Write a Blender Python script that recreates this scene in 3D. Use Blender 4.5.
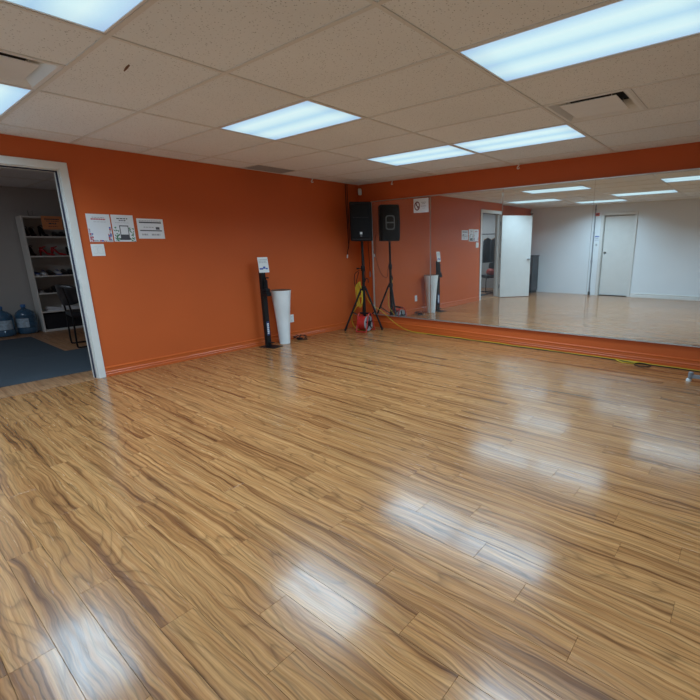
import bpy, bmesh, math, random
from mathutils import Vector, Matrix
random.seed(7)
for o in list(bpy.data.objects): bpy.data.objects.remove(o)
scene = bpy.context.scene
COL = scene.collection

# ------------------------------------------------------------------ camera
CAMPOS = Vector((5.5147, -5.6315, 1.3532))
YAW, PITCH, ROLL, FPX, PPX, PPY = 0.6568, -0.2425, -0.0097, 437.70, 415.06, 355.32
def cam_axes():
    cy, sy, cp, sp = math.cos(YAW), math.sin(YAW), math.cos(PITCH), math.sin(PITCH)
    fw = Vector((-sy*cp, cy*cp, sp)); rt = Vector((cy, sy, 0)); up = rt.cross(fw)
    cr, sr = math.cos(ROLL), math.sin(ROLL)
    return cr*rt + sr*up, -sr*rt + cr*up, fw
RT, UP, FW = cam_axes()
cam_data = bpy.data.cameras.new('camera')
cam_data.sensor_width = 36.0; cam_data.sensor_fit = 'HORIZONTAL'
cam_data.lens = FPX/700*36.0
cam_data.shift_x = -(PPX-350)/700; cam_data.shift_y = (PPY-350)/700
cam_data.clip_start = 0.05; cam_data.clip_end = 100
cam = bpy.data.objects.new('camera', cam_data); COL.objects.link(cam)
cam.matrix_world = Matrix(((RT.x, UP.x, -FW.x, CAMPOS.x), (RT.y, UP.y, -FW.y, CAMPOS.y), (RT.z, UP.z, -FW.z, CAMPOS.z), (0, 0, 0, 1)))
scene.camera = cam

# ------------------------------------------------------------------ world and exposure
world = bpy.data.worlds.new('world'); scene.world = world; world.use_nodes = True
world.node_tree.nodes['Background'].inputs[0].default_value = (0.5, 0.55, 0.6, 1)
world.node_tree.nodes['Background'].inputs[1].default_value = 0.05
vs = scene.view_settings
vs.view_transform = 'Standard'; vs.look = 'None'; vs.gamma = 1.0; vs.use_curve_mapping = False
vs.exposure = 0.0
LAMP_W = 28.0            # power of one ceiling troffer
LAMP_SPREAD = 150.0      # the prismatic lens cuts the light off at grazing angles
LAMP_COL = (0.51, 0.78, 1.0)
DIFF_STRENGTH = 0.85
ROOM2_W = 24.0

# ------------------------------------------------------------------ room measures (metres)
T = 0.6096
H = 2.3704               # ceiling height
XR, YF = 7.9, -7.03      # right wall, far white wall
GA, G4 = 1.6145, 2.7645
def gx(n): return GA + n*2*T
def gy(n): return -G4 - (4-n)*T
D0, D1, DZ = -4.113, -5.045, 2.118      # doorway in the left wall
WT = 0.12                               # wall thickness
R2X, R2Y0, R2Y1 = -4.36, -7.03, -2.45   # the changing room beyond it

# ------------------------------------------------------------------ materials
def new_mat(name):
    m = bpy.data.materials.new(name); m.use_nodes = True
    nt = m.node_tree; b = nt.nodes['Principled BSDF']
    return m, nt, b
def N(nt, t, **kw):
    n = nt.nodes.new(t)
    for k, v in kw.items(): setattr(n, k, v)
    return n
def ramp(nt, stops, interp='LINEAR'):
    r = N(nt, 'ShaderNodeValToRGB'); cr = r.color_ramp; cr.interpolation = interp
    while len(cr.elements) < len(stops): cr.elements.new(0.5)
    for e, (p, c) in zip(cr.elements, stops):
        e.position = p; e.color = (*c, 1) if len(c) == 3 else c
    return r
def pmat(name, col, rough=0.5, metal=0.0, spec=0.5, var=0.06, nscale=8.0, bump=0.0, bscale=200.0, trans=0.0, coat=0.0):
    m, nt, b = new_mat(name)
    tc = N(nt, 'ShaderNodeTexCoord')
    no = N(nt, 'ShaderNodeTexNoise'); no.inputs['Scale'].default_value = nscale; no.inputs['Detail'].default_value = 4
    nt.links.new(tc.outputs['Object'], no.inputs['Vector'])
    lo = tuple(c*(1-var) for c in col); hi = tuple(min(1, c*(1+var)) for c in col)
    r = ramp(nt, [(0.3, lo), (0.7, hi)])
    nt.links.new(no.outputs['Fac'], r.inputs['Fac']); nt.links.new(r.outputs['Color'], b.inputs['Base Color'])
    b.inputs['Roughness'].default_value = rough; b.inputs['Metallic'].default_value = metal
    b.inputs['Specular IOR Level'].default_value = spec
    if trans: b.inputs['Transmission Weight'].default_value = trans
    if coat: b.inputs['Coat Weight'].default_value = coat
    if bump:
        n2 = N(nt, 'ShaderNodeTexNoise'); n2.inputs['Scale'].default_value = bscale; n2.inputs['Detail'].default_value = 2
        nt.links.new(tc.outputs['Object'], n2.inputs['Vector'])
        bp = N(nt, 'ShaderNodeBump'); bp.inputs['Strength'].default_value = bump; bp.inputs['Distance'].default_value = 0.002
        nt.links.new(n2.outputs['Fac'], bp.inputs['Height']); nt.links.new(bp.outputs['Normal'], b.inputs['Normal'])
    return m
def math_n(nt, op, a, b=None, clamp=False):
    n = N(nt, 'ShaderNodeMath', operation=op, use_clamp=clamp)
    for i, v in enumerate((a, b)):
        if v is None: continue
        if isinstance(v, (int, float)): n.inputs[i].default_value = v
        else: nt.links.new(v, n.inputs[i])
    return n.outputs[0]

def wood_floor(name, light, mid, dark, rough):
    m, nt, b = new_mat(name)
    L = nt.links.new
    geo = N(nt, 'ShaderNodeNewGeometry'); oi = N(nt, 'ShaderNodeObjectInfo')
    r1 = math_n(nt, 'ADD', geo.outputs['Random Per Island'], oi.outputs['Random'])
    sep = N(nt, 'ShaderNodeSeparateXYZ'); L(geo.outputs['Position'], sep.inputs[0])
    def vec(kx, ky, kr):
        c = N(nt, 'ShaderNodeCombineXYZ')
        L(math_n(nt, 'ADD', math_n(nt, 'MULTIPLY', sep.outputs[0], kx), math_n(nt, 'MULTIPLY', r1, kr)), c.inputs[0])
        L(math_n(nt, 'ADD', math_n(nt, 'MULTIPLY', sep.outputs[1], ky), math_n(nt, 'MULTIPLY', r1, kr*1.7)), c.inputs[1])
        L(math_n(nt, 'MULTIPLY', r1, 31.0), c.inputs[2])
        return c.outputs[0]
    def noise(v, sc, det=3, rg=0.5, dist=0.0):
        n = N(nt, 'ShaderNodeTexNoise'); n.inputs['Scale'].default_value = sc; n.inputs['Detail'].default_value = det
        n.inputs['Roughness'].default_value = rg; n.inputs['Distortion'].default_value = dist
        L(v, n.inputs['Vector']); return n.outputs['Fac']
    # the grain wanders: a slow sideways drift bends every line of the figure
    def drift(v, amp): return math_n(nt, 'MULTIPLY', math_n(nt, 'SUBTRACT', v, 0.5), amp)
    w1 = drift(noise(vec(1.9, 5.0, 23.0), 1.0, 2), 0.075); w2 = drift(noise(vec(7.0, 14.0, 13.0), 1.0, 2), 0.016)
    yv = math_n(nt, 'ADD', sep.outputs[1], math_n(nt, 'ADD', w1, w2))
    def gvec(kx, ky, kr):
        c = N(nt, 'ShaderNodeCombineXYZ')
        L(math_n(nt, 'ADD', math_n(nt, 'MULTIPLY', sep.outputs[0], kx), math_n(nt, 'MULTIPLY', r1, kr)), c.inputs[0])
        L(math_n(nt, 'ADD', math_n(nt, 'MULTIPLY', yv, ky), math_n(nt, 'MULTIPLY', r1, kr*1.7)), c.inputs[1])
        L(math_n(nt, 'MULTIPLY', r1, 31.0), c.inputs[2]); return c.outputs[0]
    # growth rings cut through by the plank: contour lines that close into cathedrals
    h = noise(gvec(0.8, 5.5, 23.0), 1.0, 1.5, 0.4)
    rings = math_n(nt, 'FRACT', math_n(nt, 'ADD', math_n(nt, 'MULTIPLY', h, 15.0), math_n(nt, 'MULTIPLY', yv, 30.0)))
    rr = ramp(nt, [(0.0, (0.22,)*3), (0.07, (0.78,)*3), (0.35, (1,)*3), (0.82, (0.86,)*3), (1.0, (0.22,)*3)])
    L(rings, rr.inputs['Fac'])
    # dark heartwood streaks
    s = noise(gvec(0.66, 33.0, 47.0), 1.0, 3, 0.5)
    sr = ramp(nt, [(0.32, (0.08,)*3), (0.42, (0.45,)*3), (0.52, (0.72,)*3), (0.68, (1,)*3)]); L(s, sr.inputs['Fac'])
    s2 = noise(gvec(1.1, 80.0, 71.0), 1.0, 2, 0.5)
    s2r = ramp(nt, [(0.28, (0.15,)*3), (0.42, (0.75,)*3), (0.55, (1,)*3)]); L(s2, s2r.inputs['Fac'])
    s3 = noise(gvec(1.6, 115.0, 37.0), 1.0, 2, 0.6)
    s3r = ramp(nt, [(0.32, (0.55,)*3), (0.5, (0.95,)*3), (0.65, (1.10,)*3)]); L(s3, s3r.inputs['Fac'])
    f = noise(vec(9.0, 230.0, 5.0), 1.0, 2)
    fr = ramp(nt, [(0.3, (0.82,)*3), (0.65, (1.06,)*3)]); L(f, fr.inputs['Fac'])
    colr = ramp(nt, [(0.0, dark), (0.45, mid), (1.0, light)]); L(math_n(nt, 'MULTIPLY', sr.outputs['Color'], math_n(nt, 'ADD', math_n(nt, 'MULTIPLY', s2r.outputs['Color'], 0.6), 0.4)), colr.inputs['Fac'])
    def mul(c1, c2, fac):
        x = N(nt, 'ShaderNodeMix', data_type='RGBA', blend_type='MULTIPLY'); x.inputs[0].default_value = fac
        L(c1, x.inputs[6]); L(c2, x.inputs[7]); return x.outputs[2]
    c = mul(colr.outputs['Color'], rr.outputs['Color'], 0.46)
    c = mul(c, s3r.outputs['Color'], 0.8)
    c = mul(c, fr.outputs['Color'], 0.8)
    hs = N(nt, 'ShaderNodeHueSaturation'); L(c, hs.inputs['Color'])
    wn = N(nt, 'ShaderNodeTexWhiteNoise', noise_dimensions='1D'); L(math_n(nt, 'MULTIPLY', r1, 97.3), wn.inputs['W'])
    L(math_n(nt, 'ADD', math_n(nt, 'MULTIPLY', wn.outputs['Value'], 0.12), 0.94), hs.inputs['Value'])
    L(hs.outputs['Color'], b.inputs['Base Color'])
    # gloss: lacquer with pressed pores
    b.inputs['Specular IOR Level'].default_value = 0.30
    b.inputs['IOR'].default_value = 1.5
    g = noise(vec(6.0, 60.0, 3.0), 1.0, 2)
    gr = ramp(nt, [(0.3, (rough*0.8,)*3), (0.7, (rough*1.25,)*3)]); L(g, gr.inputs['Fac']); L(gr.outputs['Color'], b.inputs['Roughness'])
    if rough < 0.3: b.inputs['Coat Weight'].default_value = 0.25; b.inputs['Coat Roughness'].default_value = 0.105; b.inputs['Coat IOR'].default_value = 1.45
    bp = N(nt, 'ShaderNodeBump'); bp.inputs['Strength'].default_value = 0.16; bp.inputs['Distance'].default_value = 0.001
    L(f, bp.inputs['Height']); L(bp.outputs['Normal'], b.inputs['Normal'])
    return m

def tile_mat(name, col):
    m, nt, b = new_mat(name); L = nt.links.new
    geo = N(nt, 'ShaderNodeNewGeometry'); oi = N(nt, 'ShaderNodeObjectInfo')
    v = N(nt, 'ShaderNodeTexVoronoi'); v.inputs['Scale'].default_value = 62; L(geo.outputs['Position'], v.inputs['Vector'])
    n = N(nt, 'ShaderNodeTexNoise'); n.inputs['Scale'].default_value = 38; n.inputs['Detail'].default_value = 3; L(geo.outputs['Position'], n.inputs['Vector'])
    pr = ramp(nt, [(0.12, (0.0,)*3), (0.26, (1,)*3)]); L(v.outputs['Distance'], pr.inputs['Fac'])
    nr = ramp(nt, [(0.42, (1,)*3), (0.52, (0,)*3)]); L(n.outputs['Fac'], nr.inputs['Fac'])
    pit = math_n(nt, 'MAXIMUM', pr.outputs['Color'], nr.outputs['Color'])
    n2 = N(nt, 'ShaderNodeTexNoise'); n2.inputs['Scale'].default_value = 1.3; L(geo.outputs['Position'], n2.inputs['Vector'])
    cr = ramp(nt, [(0.3, tuple(c*0.95 for c in col)), (0.7, col)]); L(n2.outputs['Fac'], cr.inputs['Fac'])
    mx = N(nt, 'ShaderNodeMix', data_type='RGBA', blend_type='MULTIPLY'); mx.inputs[0].default_value = 0.55
    L(cr.outputs['Color'], mx.inputs[6]); L(pit, mx.inputs[7])
    hs = N(nt, 'ShaderNodeHueSaturation'); L(mx.outputs[2], hs.inputs['Color'])
    L(math_n(nt, 'ADD', math_n(nt, 'MULTIPLY', oi.outputs['Random'], 0.06), 0.97), hs.inputs['Value'])
    L(hs.outputs['Color'], b.inputs['Base Color']); b.inputs['Roughness'].default_value = 0.95; b.inputs['Specular IOR Level'].default_value = 0.1
    bp = N(nt, 'ShaderNodeBump'); bp.inputs['Strength'].default_value = 0.4; bp.inputs['Distance'].default_value = 0.002
    L(pit, bp.inputs['Height']); L(bp.outputs['Normal'], b.inputs['Normal'])
    return m

def diffuser_mat(name):
    # acrylic lens lit from behind by two pairs of tubes running along its length (object x)
    m, nt, b = new_mat(name); L = nt.links.new
    tc = N(nt, 'ShaderNodeTexCoord'); sep = N(nt, 'ShaderNodeSeparateXYZ'); L(tc.outputs['Object'], sep.inputs[0])
    y = math_n(nt, 'ADD', math_n(nt, 'MULTIPLY', sep.outputs[1], 1/0.58), 0.5)
    r = ramp(nt, [(0.0, (0.42, 0.66, 0.92)), (0.10, (0.50, 0.80, 1.0)), (0.24, (0.72, 1.0, 1.04)), (0.36, (0.66, 0.96, 1.03)), (0.5, (0.46, 0.77, 0.98)), (0.64, (0.66, 0.96, 1.03)), (0.76, (0.72, 1.0, 1.04)), (0.9, (0.50, 0.80, 1.0)), (1.0, (0.42, 0.66, 0.92))])
    L(y, r.inputs['Fac'])
    xe = math_n(nt, 'ABSOLUTE', math_n(nt, 'MULTIPLY', sep.outputs[0], 1/0.59))
    er = ramp(nt, [(0.72, (1,)*3), (1.0, (0.78, 0.82, 0.9))]); L(xe, er.inputs['Fac'])
    mx = N(nt, 'ShaderNodeMix', data_type='RGBA', blend_type='MULTIPLY'); mx.inputs[0].default_value = 1.0
    L(r.outputs['Color'], mx.inputs[6]); L(er.outputs['Color'], mx.inputs[7])
    L(mx.outputs[2], b.inputs['Emission Color']); b.inputs['Emission Strength'].default_value = DIFF_STRENGTH
    b.inputs['Base Color'].default_value = (0.25, 0.25, 0.26, 1); b.inputs['Roughness'].default_value = 0.4
    v = N(nt, 'ShaderNodeTexVoronoi'); v.inputs['Scale'].default_value = 110; L(tc.outputs['Object'], v.inputs['Vector'])
    bp = N(nt, 'ShaderNodeBump'); bp.inputs['Strength'].default_value = 0.3; bp.inputs['Distance'].default_value = 0.002
    L(v.outputs['Distance'], bp.inputs['Height']); L(bp.outputs['Normal'], b.inputs['Normal'])
    return m

def mirror_mat(name):
    m, nt, b = new_mat(name); L = nt.links.new
    b.inputs['Base Color'].default_value = (0.86, 0.89, 0.88, 1); b.inputs['Metallic'].default_value = 1.0; b.inputs['Roughness'].default_value = 0.012
    d = N(nt, 'ShaderNodeBsdfDiffuse'); d.inputs['Color'].default_value = (0.62, 0.62, 0.62, 1)   # dust and hand marks on the glass
    geo = N(nt, 'ShaderNodeNewGeometry'); n = N(nt, 'ShaderNodeTexNoise'); n.inputs['Scale'].default_value = 2.5; n.inputs['Detail'].default_value = 5
    L(geo.outputs['Position'], n.inputs['Vector'])
    r = ramp(nt, [(0.3, (0.03,)*3), (0.75, (0.065,)*3)]); L(n.outputs['Fac'], r.inputs['Fac'])
    mx = N(nt, 'ShaderNodeMixShader'); L(r.outputs['Color'], mx.inputs[0]); L(b.outputs[0], mx.inputs[1]); L(d.outputs[0], mx.inputs[2])
    L(mx.outputs[0], nt.nodes['Material Output'].inputs['Surface'])
    return m

def s2l(r, g, b):
    f = lambda c: (c/255)/12.92 if c/255 <= 0.04045 else ((c/255+0.055)/1.055)**2.4
    return (f(r), f(g), f(b))

M = {}
M['floor'] = wood_floor('floor_laminate', (0.52, 0.246, 0.092), (0.385, 0.158, 0.053), (0.155, 0.055, 0.020), 0.22)
M['floor2'] = wood_floor('changing_room_laminate', (0.50, 0.26, 0.13), (0.40, 0.19, 0.09), (0.26, 0.11, 0.05), 0.35)
M['gap'] = pmat('plank_gap', (0.05, 0.03, 0.02), 0.9)
M['orange'] = pmat('orange_wall_paint', (0.57, 0.104, 0.020), 0.55, var=0.03, nscale=1.5, bump=0.25, bscale=120, spec=0.35)
M['orange_trim'] = pmat('orange_gloss_paint', (0.57, 0.105, 0.020), 0.30, var=0.03, nscale=4)
M['white_wall'] = pmat('white_wall_paint', (0.80, 0.81, 0.82), 0.6, var=0.02, nscale=1.5, bump=0.2, bscale=120)
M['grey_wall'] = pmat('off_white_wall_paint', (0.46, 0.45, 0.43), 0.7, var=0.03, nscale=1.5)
M['white'] = pmat('white_gloss_paint', (0.72, 0.69, 0.65), 0.32, var=0.03)
M['white_plastic'] = pmat('white_plastic', (0.80, 0.80, 0.78), 0.35, var=0.02)
M['white_metal'] = pmat('white_enamel', (0.80, 0.80, 0.80), 0.4, var=0.02)
M['tbar'] = pmat('ceiling_grid_enamel', (0.72, 0.71, 0.69), 0.45, var=0.03)
M['tile'] = tile_mat('mineral_ceiling_tile', (0.86, 0.88, 0.90))
M['tile_grey'] = tile_mat('grey_ceiling_tile', (0.36, 0.36, 0.37))
M['scratch'] = pmat('brown_scuff', (0.16, 0.08, 0.05), 0.9)
M['diffuser'] = diffuser_mat('lit_acrylic_lens')
M['diffuser_dim'] = M['diffuser'].copy(); M['diffuser_dim'].node_tree.nodes['Principled BSDF'].inputs['Emission Strength'].default_value = 0.4
M['mirror'] = mirror_mat('mirror_glass')
M['alu'] = pmat('brushed_aluminium', (0.70, 0.70, 0.70), 0.35, metal=0.9, var=0.05)
M['steel'] = pmat('satin_steel', (0.50, 0.50, 0.50), 0.35, metal=1.0, var=0.05)
M['steel_grey'] = pmat('grey_painted_steel', (0.22, 0.23, 0.25), 0.45, var=0.05)
M['black'] = pmat('black_plastic', (0.008, 0.008, 0.010), 0.5, var=0.1, spec=0.25)
M['black_metal'] = pmat('black_powder_coat', (0.009, 0.009, 0.010), 0.42, var=0.1, spec=0.3)
M['grille'] = pmat('black_speaker_grille', (0.007, 0.008, 0.010), 0.6, spec=0.2, var=0.2, nscale=60, bump=0.8, bscale=350)
M['dark_grey'] = pmat('charcoal_laminate', (0.040, 0.040, 0.046), 0.5, var=0.1)
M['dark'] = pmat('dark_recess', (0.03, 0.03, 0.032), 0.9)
M['gasket'] = pmat('dark_gasket', (0.03, 0.03, 0.06), 0.7)
M['paper'] = pmat('white_paper', (0.78, 0.79, 0.82), 0.6, var=0.01)
M['ink'] = pmat('black_ink', (0.07, 0.07, 0.085), 0.6)
M['ink_grey'] = pmat('grey_ink', (0.42, 0.42, 0.45), 0.6)
M['ink_red'] = pmat('red_ink', (0.50, 0.06, 0.08), 0.6)
M['ink_blue'] = pmat('blue_ink', (0.05, 0.09, 0.38), 0.6)
M['ink_navy'] = pmat('navy_ink', (0.03, 0.05, 0.14), 0.5)
M['ink_green'] = pmat('green_ink', (0.05, 0.22, 0.10), 0.6, var=0.3, nscale=60)
M['ink_maroon'] = pmat('maroon_ink', (0.16, 0.02, 0.03), 0.6)
M['orange_card'] = pmat('orange_paper', (0.80, 0.32, 0.13), 0.7, var=0.02)
M['bin'] = pmat('white_glazed_plastic', (0.80, 0.81, 0.80), 0.28, var=0.02)
M['bin_in'] = pmat('brown_bin_lining', (0.16, 0.085, 0.05), 0.7, var=0.15)
M['yellow'] = pmat('yellow_cord', (0.58, 0.38, 0.02), 0.45, var=0.1)
M['red'] = pmat('red_plastic', (0.50, 0.025, 0.02), 0.35, var=0.08)
M['reel_grey'] = pmat('grey_reel_face', (0.34, 0.34, 0.35), 0.4, var=0.05)
M['carpet'] = pmat('slate_carpet', (0.060, 0.072, 0.085), 0.95, var=0.25, nscale=120, bump=0.8, bscale=400, spec=0.1)
M['shelf'] = pmat('white_melamine', (0.78, 0.78, 0.74), 0.45, var=0.02)
M['shelf_back'] = pmat('cream_hardboard', (0.50, 0.49, 0.45), 0.6, var=0.03)
M['jug'] = pmat('blue_polycarbonate', (0.10, 0.24, 0.40), 0.12, var=0.1, nscale=5, trans=0.55)
M['jug_cap'] = pmat('blue_cap', (0.05, 0.18, 0.45), 0.4)
M['jug_label'] = pmat('jug_label', (0.40, 0.52, 0.62), 0.5, var=0.3, nscale=25)
M['leather'] = pmat('black_leatherette', (0.016, 0.016, 0.018), 0.35, var=0.15, bump=0.2, bscale=150)
M['sh_black'] = pmat('black_shoe_leather', (0.014, 0.013, 0.014), 0.35, var=0.2)
M['sh_red'] = pmat('red_shoe_satin', (0.45, 0.015, 0.02), 0.35, var=0.2)
M['sh_blue'] = pmat('blue_shoe_mesh', (0.06, 0.10, 0.28), 0.6, var=0.3)
M['sh_white'] = pmat('white_shoe_leather', (0.62, 0.63, 0.65), 0.5, var=0.1)
M['sh_grey'] = pmat('grey_shoe_suede', (0.22, 0.20, 0.19), 0.8, var=0.15)
M['sh_brown'] = pmat('brown_shoe_leather', (0.22, 0.075, 0.03), 0.4, var=0.15)
M['sole'] = pmat('pale_shoe_sole', (0.45, 0.44, 0.42), 0.6)
M['cloth_black'] = pmat('black_wool', (0.016, 0.016, 0.020), 0.95, var=0.2, nscale=30)
M['cloth_red'] = pmat('red_nylon', (0.50, 0.05, 0.02), 0.5, var=0.2, nscale=20)
M['wood_hanger'] = pmat('pale_hanger_wood', (0.45, 0.27, 0.13), 0.45, var=0.1)
M['label_orange'] = pmat('orange_red_sticker', (0.60, 0.07, 0.02), 0.5)

# ------------------------------------------------------------------ mesh helpers
class MB:
    def __init__(s): s.v = []; s.f = []
    def add(s, vs, fs):
        k = len(s.v); s.v += [tuple(v) for v in vs]; s.f += [tuple(i+k for i in f) for f in fs]; return s
    def box(s, x0, x1, y0, y1, z0, z1):
        return s.add([(x0,y0,z0),(x1,y0,z0),(x1,y1,z0),(x0,y1,z0),(x0,y0,z1),(x1,y0,z1),(x1,y1,z1),(x0,y1,z1)],
                     [(0,3,2,1),(4,5,6,7),(0,1,5,4),(1,2,6,5),(2,3,7,6),(3,0,4,7)])
    def bbox(s, x0, x1, y0, y1, z0, z1, e):      # box with chamfered top edges
        return s.loft([[(x0,y0,z0),(x1,y0,z0),(x1,y1,z0),(x0,y1,z0)], [(x0,y0,z1-e),(x1,y0,z1-e),(x1,y1,z1-e),(x0,y1,z1-e)],
                       [(x0+e,y0+e,z1),(x1-e,y0+e,z1),(x1-e,y1-e,z1),(x0+e,y1-e,z1)]])
    def loft(s, rings, cap=True, closed=True):
        n = len(rings[0]); vs = [p for r in rings for p in r]; fs = []
        for i in range(len(rings)-1):
            for j in range(n if closed else n-1):
                k = (j+1) % n; fs.append((i*n+j, i*n+k, (i+1)*n+k, (i+1)*n+j))
        if cap and closed:
            fs.append(tuple(reversed(range(n)))); fs.append(tuple((len(rings)-1)*n+j for j in range(n)))
        return s.add(vs, fs)
    def lathe(s, prof, n=24, c=(0,0,0), cap=True):
        return s.loft([[(c[0]+r*math.cos(2*math.pi*j/n), c[1]+r*math.sin(2*math.pi*j/n), c[2]+z) for j in range(n)] for r, z in prof], cap)
    def tube(s, pts, r, n=8, closed=False):
        P = [Vector(p) for p in pts]; m = len(P); rings = []; prev = None
        for i in range(m):
            if closed: t = P[(i+1) % m]-P[i-1]
            else: t = P[min(i+1, m-1)]-P[max(i-1, 0)]
            t = t.normalized() if t.length > 1e-9 else Vector((0,0,1))
            if prev is None:
                a = Vector((0,0,1)) if abs(t.z) < 0.9 else Vector((1,0,0)); u = t.cross(a).normalized()
            else:
                u = prev-t*prev.dot(t); u = u.normalized() if u.length > 1e-6 else t.orthogonal().normalized()
            prev = u; w = t.cross(u); rr = r[i] if isinstance(r, (list, tuple)) else r
            rings.append([tuple(P[i]+rr*(math.cos(2*math.pi*j/n)*u+math.sin(2*math.pi*j/n)*w)) for j in range(n)])
        if closed:
            rings.append(rings[0]); return s.loft(rings, cap=False)
        return s.loft(rings)
    def cyl(s, a, b, r, n=12, r2=None): return s.tube([a, b], [r, r if r2 is None else r2], n)
    def prism(s, poly, z0, z1):      # poly in xy
        return s.loft([[(x,y,z0) for x,y in poly], [(x,y,z1) for x,y in poly]])
    def xf(s, mtx, start=0):
        for i in range(start, len(s.v)): s.v[i] = tuple(mtx @ Vector(s.v[i]))
        return s
    def mesh(s, name, smooth=False):
        me = bpy.data.meshes.new(name); me.from_pydata(s.v, [], s.f)
        bm = bmesh.new(); bm.from_mesh(me); bmesh.ops.recalc_face_normals(bm, faces=bm.faces); bm.to_mesh(me); bm.free()
        if smooth:
            for p in me.polygons: p.use_smooth = True
        return me
    def build(s, name, mat, parent=None, smooth=False, bevel=0, auto=40):
        me = s.mesh(name, smooth); me.materials.append(M[mat])
        o = bpy.data.objects.new(name, me); COL.objects.link(o)
        if parent is not None: o.parent = parent
        if smooth and auto < 180:
            try: me.set_sharp_from_angle(angle=math.radians(auto))
            except Exception: pass
        if bevel:
            b = o.modifiers.new('bevel', 'BEVEL'); b.width = bevel; b.segments = 2; b.limit_method = 'ANGLE'
        return o
def empty(name, loc=(0,0,0), rz=0.0):
    o = bpy.data.objects.new(name, None); COL.objects.link(o); o.location = loc; o.rotation_euler = (0, 0, rz); o.empty_display_size = 0.1; return o
def tag(o, label, cat, group=None):
    o['label'] = label; o['category'] = cat
    if group: o['group'] = group
    return o
def struct(o): o['kind'] = 'structure'; return o
def thing(name, label, cat, loc=(0,0,0), rz=0.0, group=None): return tag(empty(name, loc, rz), label, cat, group)
PRINT = {'heading_text', 'printed_text', 'mosaic_border', 'leaf_print', 'printed_bars', 'slots'}
def copy_tree(o, parent=None):
    c = o.copy(); COL.objects.link(c)
    if parent is not None: c.parent = parent
    for ch in list(o.children):
        copy_tree(ch, c)
    return c
def spline(pts, n=8, closed=False):
    P = [Vector(p) for p in pts]; m = len(P); out = []
    for i in range(m if closed else m-1):
        g = lambda k: P[k % m] if closed else P[max(0, min(m-1, k))]
        p0, p1, p2, p3 = g(i-1), g(i), g(i+1), g(i+2)
        for k in range(n):
            t = k/n
            out.append(0.5*((2*p1)+(p2-p0)*t+(2*p0-5*p1+4*p2-p3)*t*t+(3*p1-p0-3*p2+p3)*t**3))
    if not closed: out.append(P[-1])
    return out

# ================================================================== THE ROOM
# ---- floor: a slab that carries the planks
fl = struct(MB().box(0.0, XR, YF, 0, -0.06, -0.009).build('floor', 'gap'))
PW, PL = 0.1275, 1.176
YR0 = -5.5459
JOINT = {0:3.743, 1:3.019, 2:3.516, 3:3.958, 4:4.427, 5:4.193, 6:4.928, 7:4.673, 8:4.445, 9:5.19, 10:4.938, 11:4.685, 12:4.265, 13:4.513, 14:5.187, 15:5.418, 16:5.12, 17:4.88, 18:4.705, 19:4.283}
def proj_area(x0, x1, y0, y1):
    q = []
    for x, y in ((x0,y0),(x1,y0),(x1,y1),(x0,y1)):
        d = Vector((x,y,0))-CAMPOS; w = d.dot(FW)
        if w < 0.15: return 0.0
        q.append((min(max(PPX+FPX*d.dot(RT)/w, 0), 700), min(max(PPY-FPX*d.dot(UP)/w, 0), 700)))
    return abs(sum(q[i][0]*q[(i+1)%4][1]-q[(i+1)%4][0]*q[i][1] for i in range(4)))/2
planks = []
for k in range(-12, 45):
    y0, y1 = YR0+k*PW, YR0+(k+1)*PW
    y0c, y1c = max(y0, YF), min(y1, 0)
    if y1c-y0c < 0.01: continue
    j = JOINT.get(k, 4.6-0.245*((k*5) % 19)/4*1.0)
    x = j-math.ceil(j/PL)*PL
    while x < XR:
        a, b = max(x, 0), min(x+PL, XR)
        if b-a > 0.01: planks.append((a, b, y0c, y1c))
        x += PL
planks.sort(key=lambda q: -proj_area(*q))
GP = 0.0004
full_mesh = None
def plank_mesh(lx, ly): return MB().bbox(GP, lx-GP, GP, ly-GP, -0.009, 0.0, 0.0006)
rest = MB()
for i, (a, b, c, d) in enumerate(planks):
    lx, ly = b-a, d-c
    if i < 300:
        if abs(lx-PL) < 1e-4 and abs(ly-PW) < 1e-4:
            if full_mesh is None:
                full_mesh = plank_mesh(PL, PW).mesh('plank'); full_mesh.materials.append(M['floor'])
            o = bpy.data.objects.new('plank', full_mesh); COL.objects.link(o); o.parent = fl
        else: o = plank_mesh(lx, ly).build('plank', 'floor', fl)
        o.location = (a, c, 0)
    else:
        q = plank_mesh(lx, ly); q.xf(Matrix.Translation((a, c, 0))); rest.add(q.v, q.f)
ro = rest.build('plank_field', 'floor', fl); ro['kind'] = 'stuff'

# ---- walls
w = MB().box(-WT, 0, D0+0.012, 0.0, -0.06, H+0.15).box(-WT, 0, YF, D1-0.012, -0.06, H+0.15).box(-WT, 0, D1-0.012, D0+0.012, DZ+0.012, H+0.15)
wall_left = struct(w.build('wall_left', 'orange'))
wall_back = struct(MB().box(-WT, XR+WT, 0.0, WT, -0.06, H+0.15).build('wall_back', 'orange'))
wall_right = struct(MB().box(XR, XR+WT, YF, 0, -0.06, H+0.15).build('wall_right', 'white_wall'))
FD0, FD1, FDZ = 2.12, 2.88, 2.10      # door in the far white wall
w = MB().box(-WT, FD0, YF-WT, YF, -0.06, H+0.15).box(FD1, XR+WT, YF-WT, YF, -0.06, H+0.15).box(FD0, FD1, YF-WT, YF, FDZ, H+0.15)
wall_front = struct(w.build('wall_front', 'white_wall'))

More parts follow.
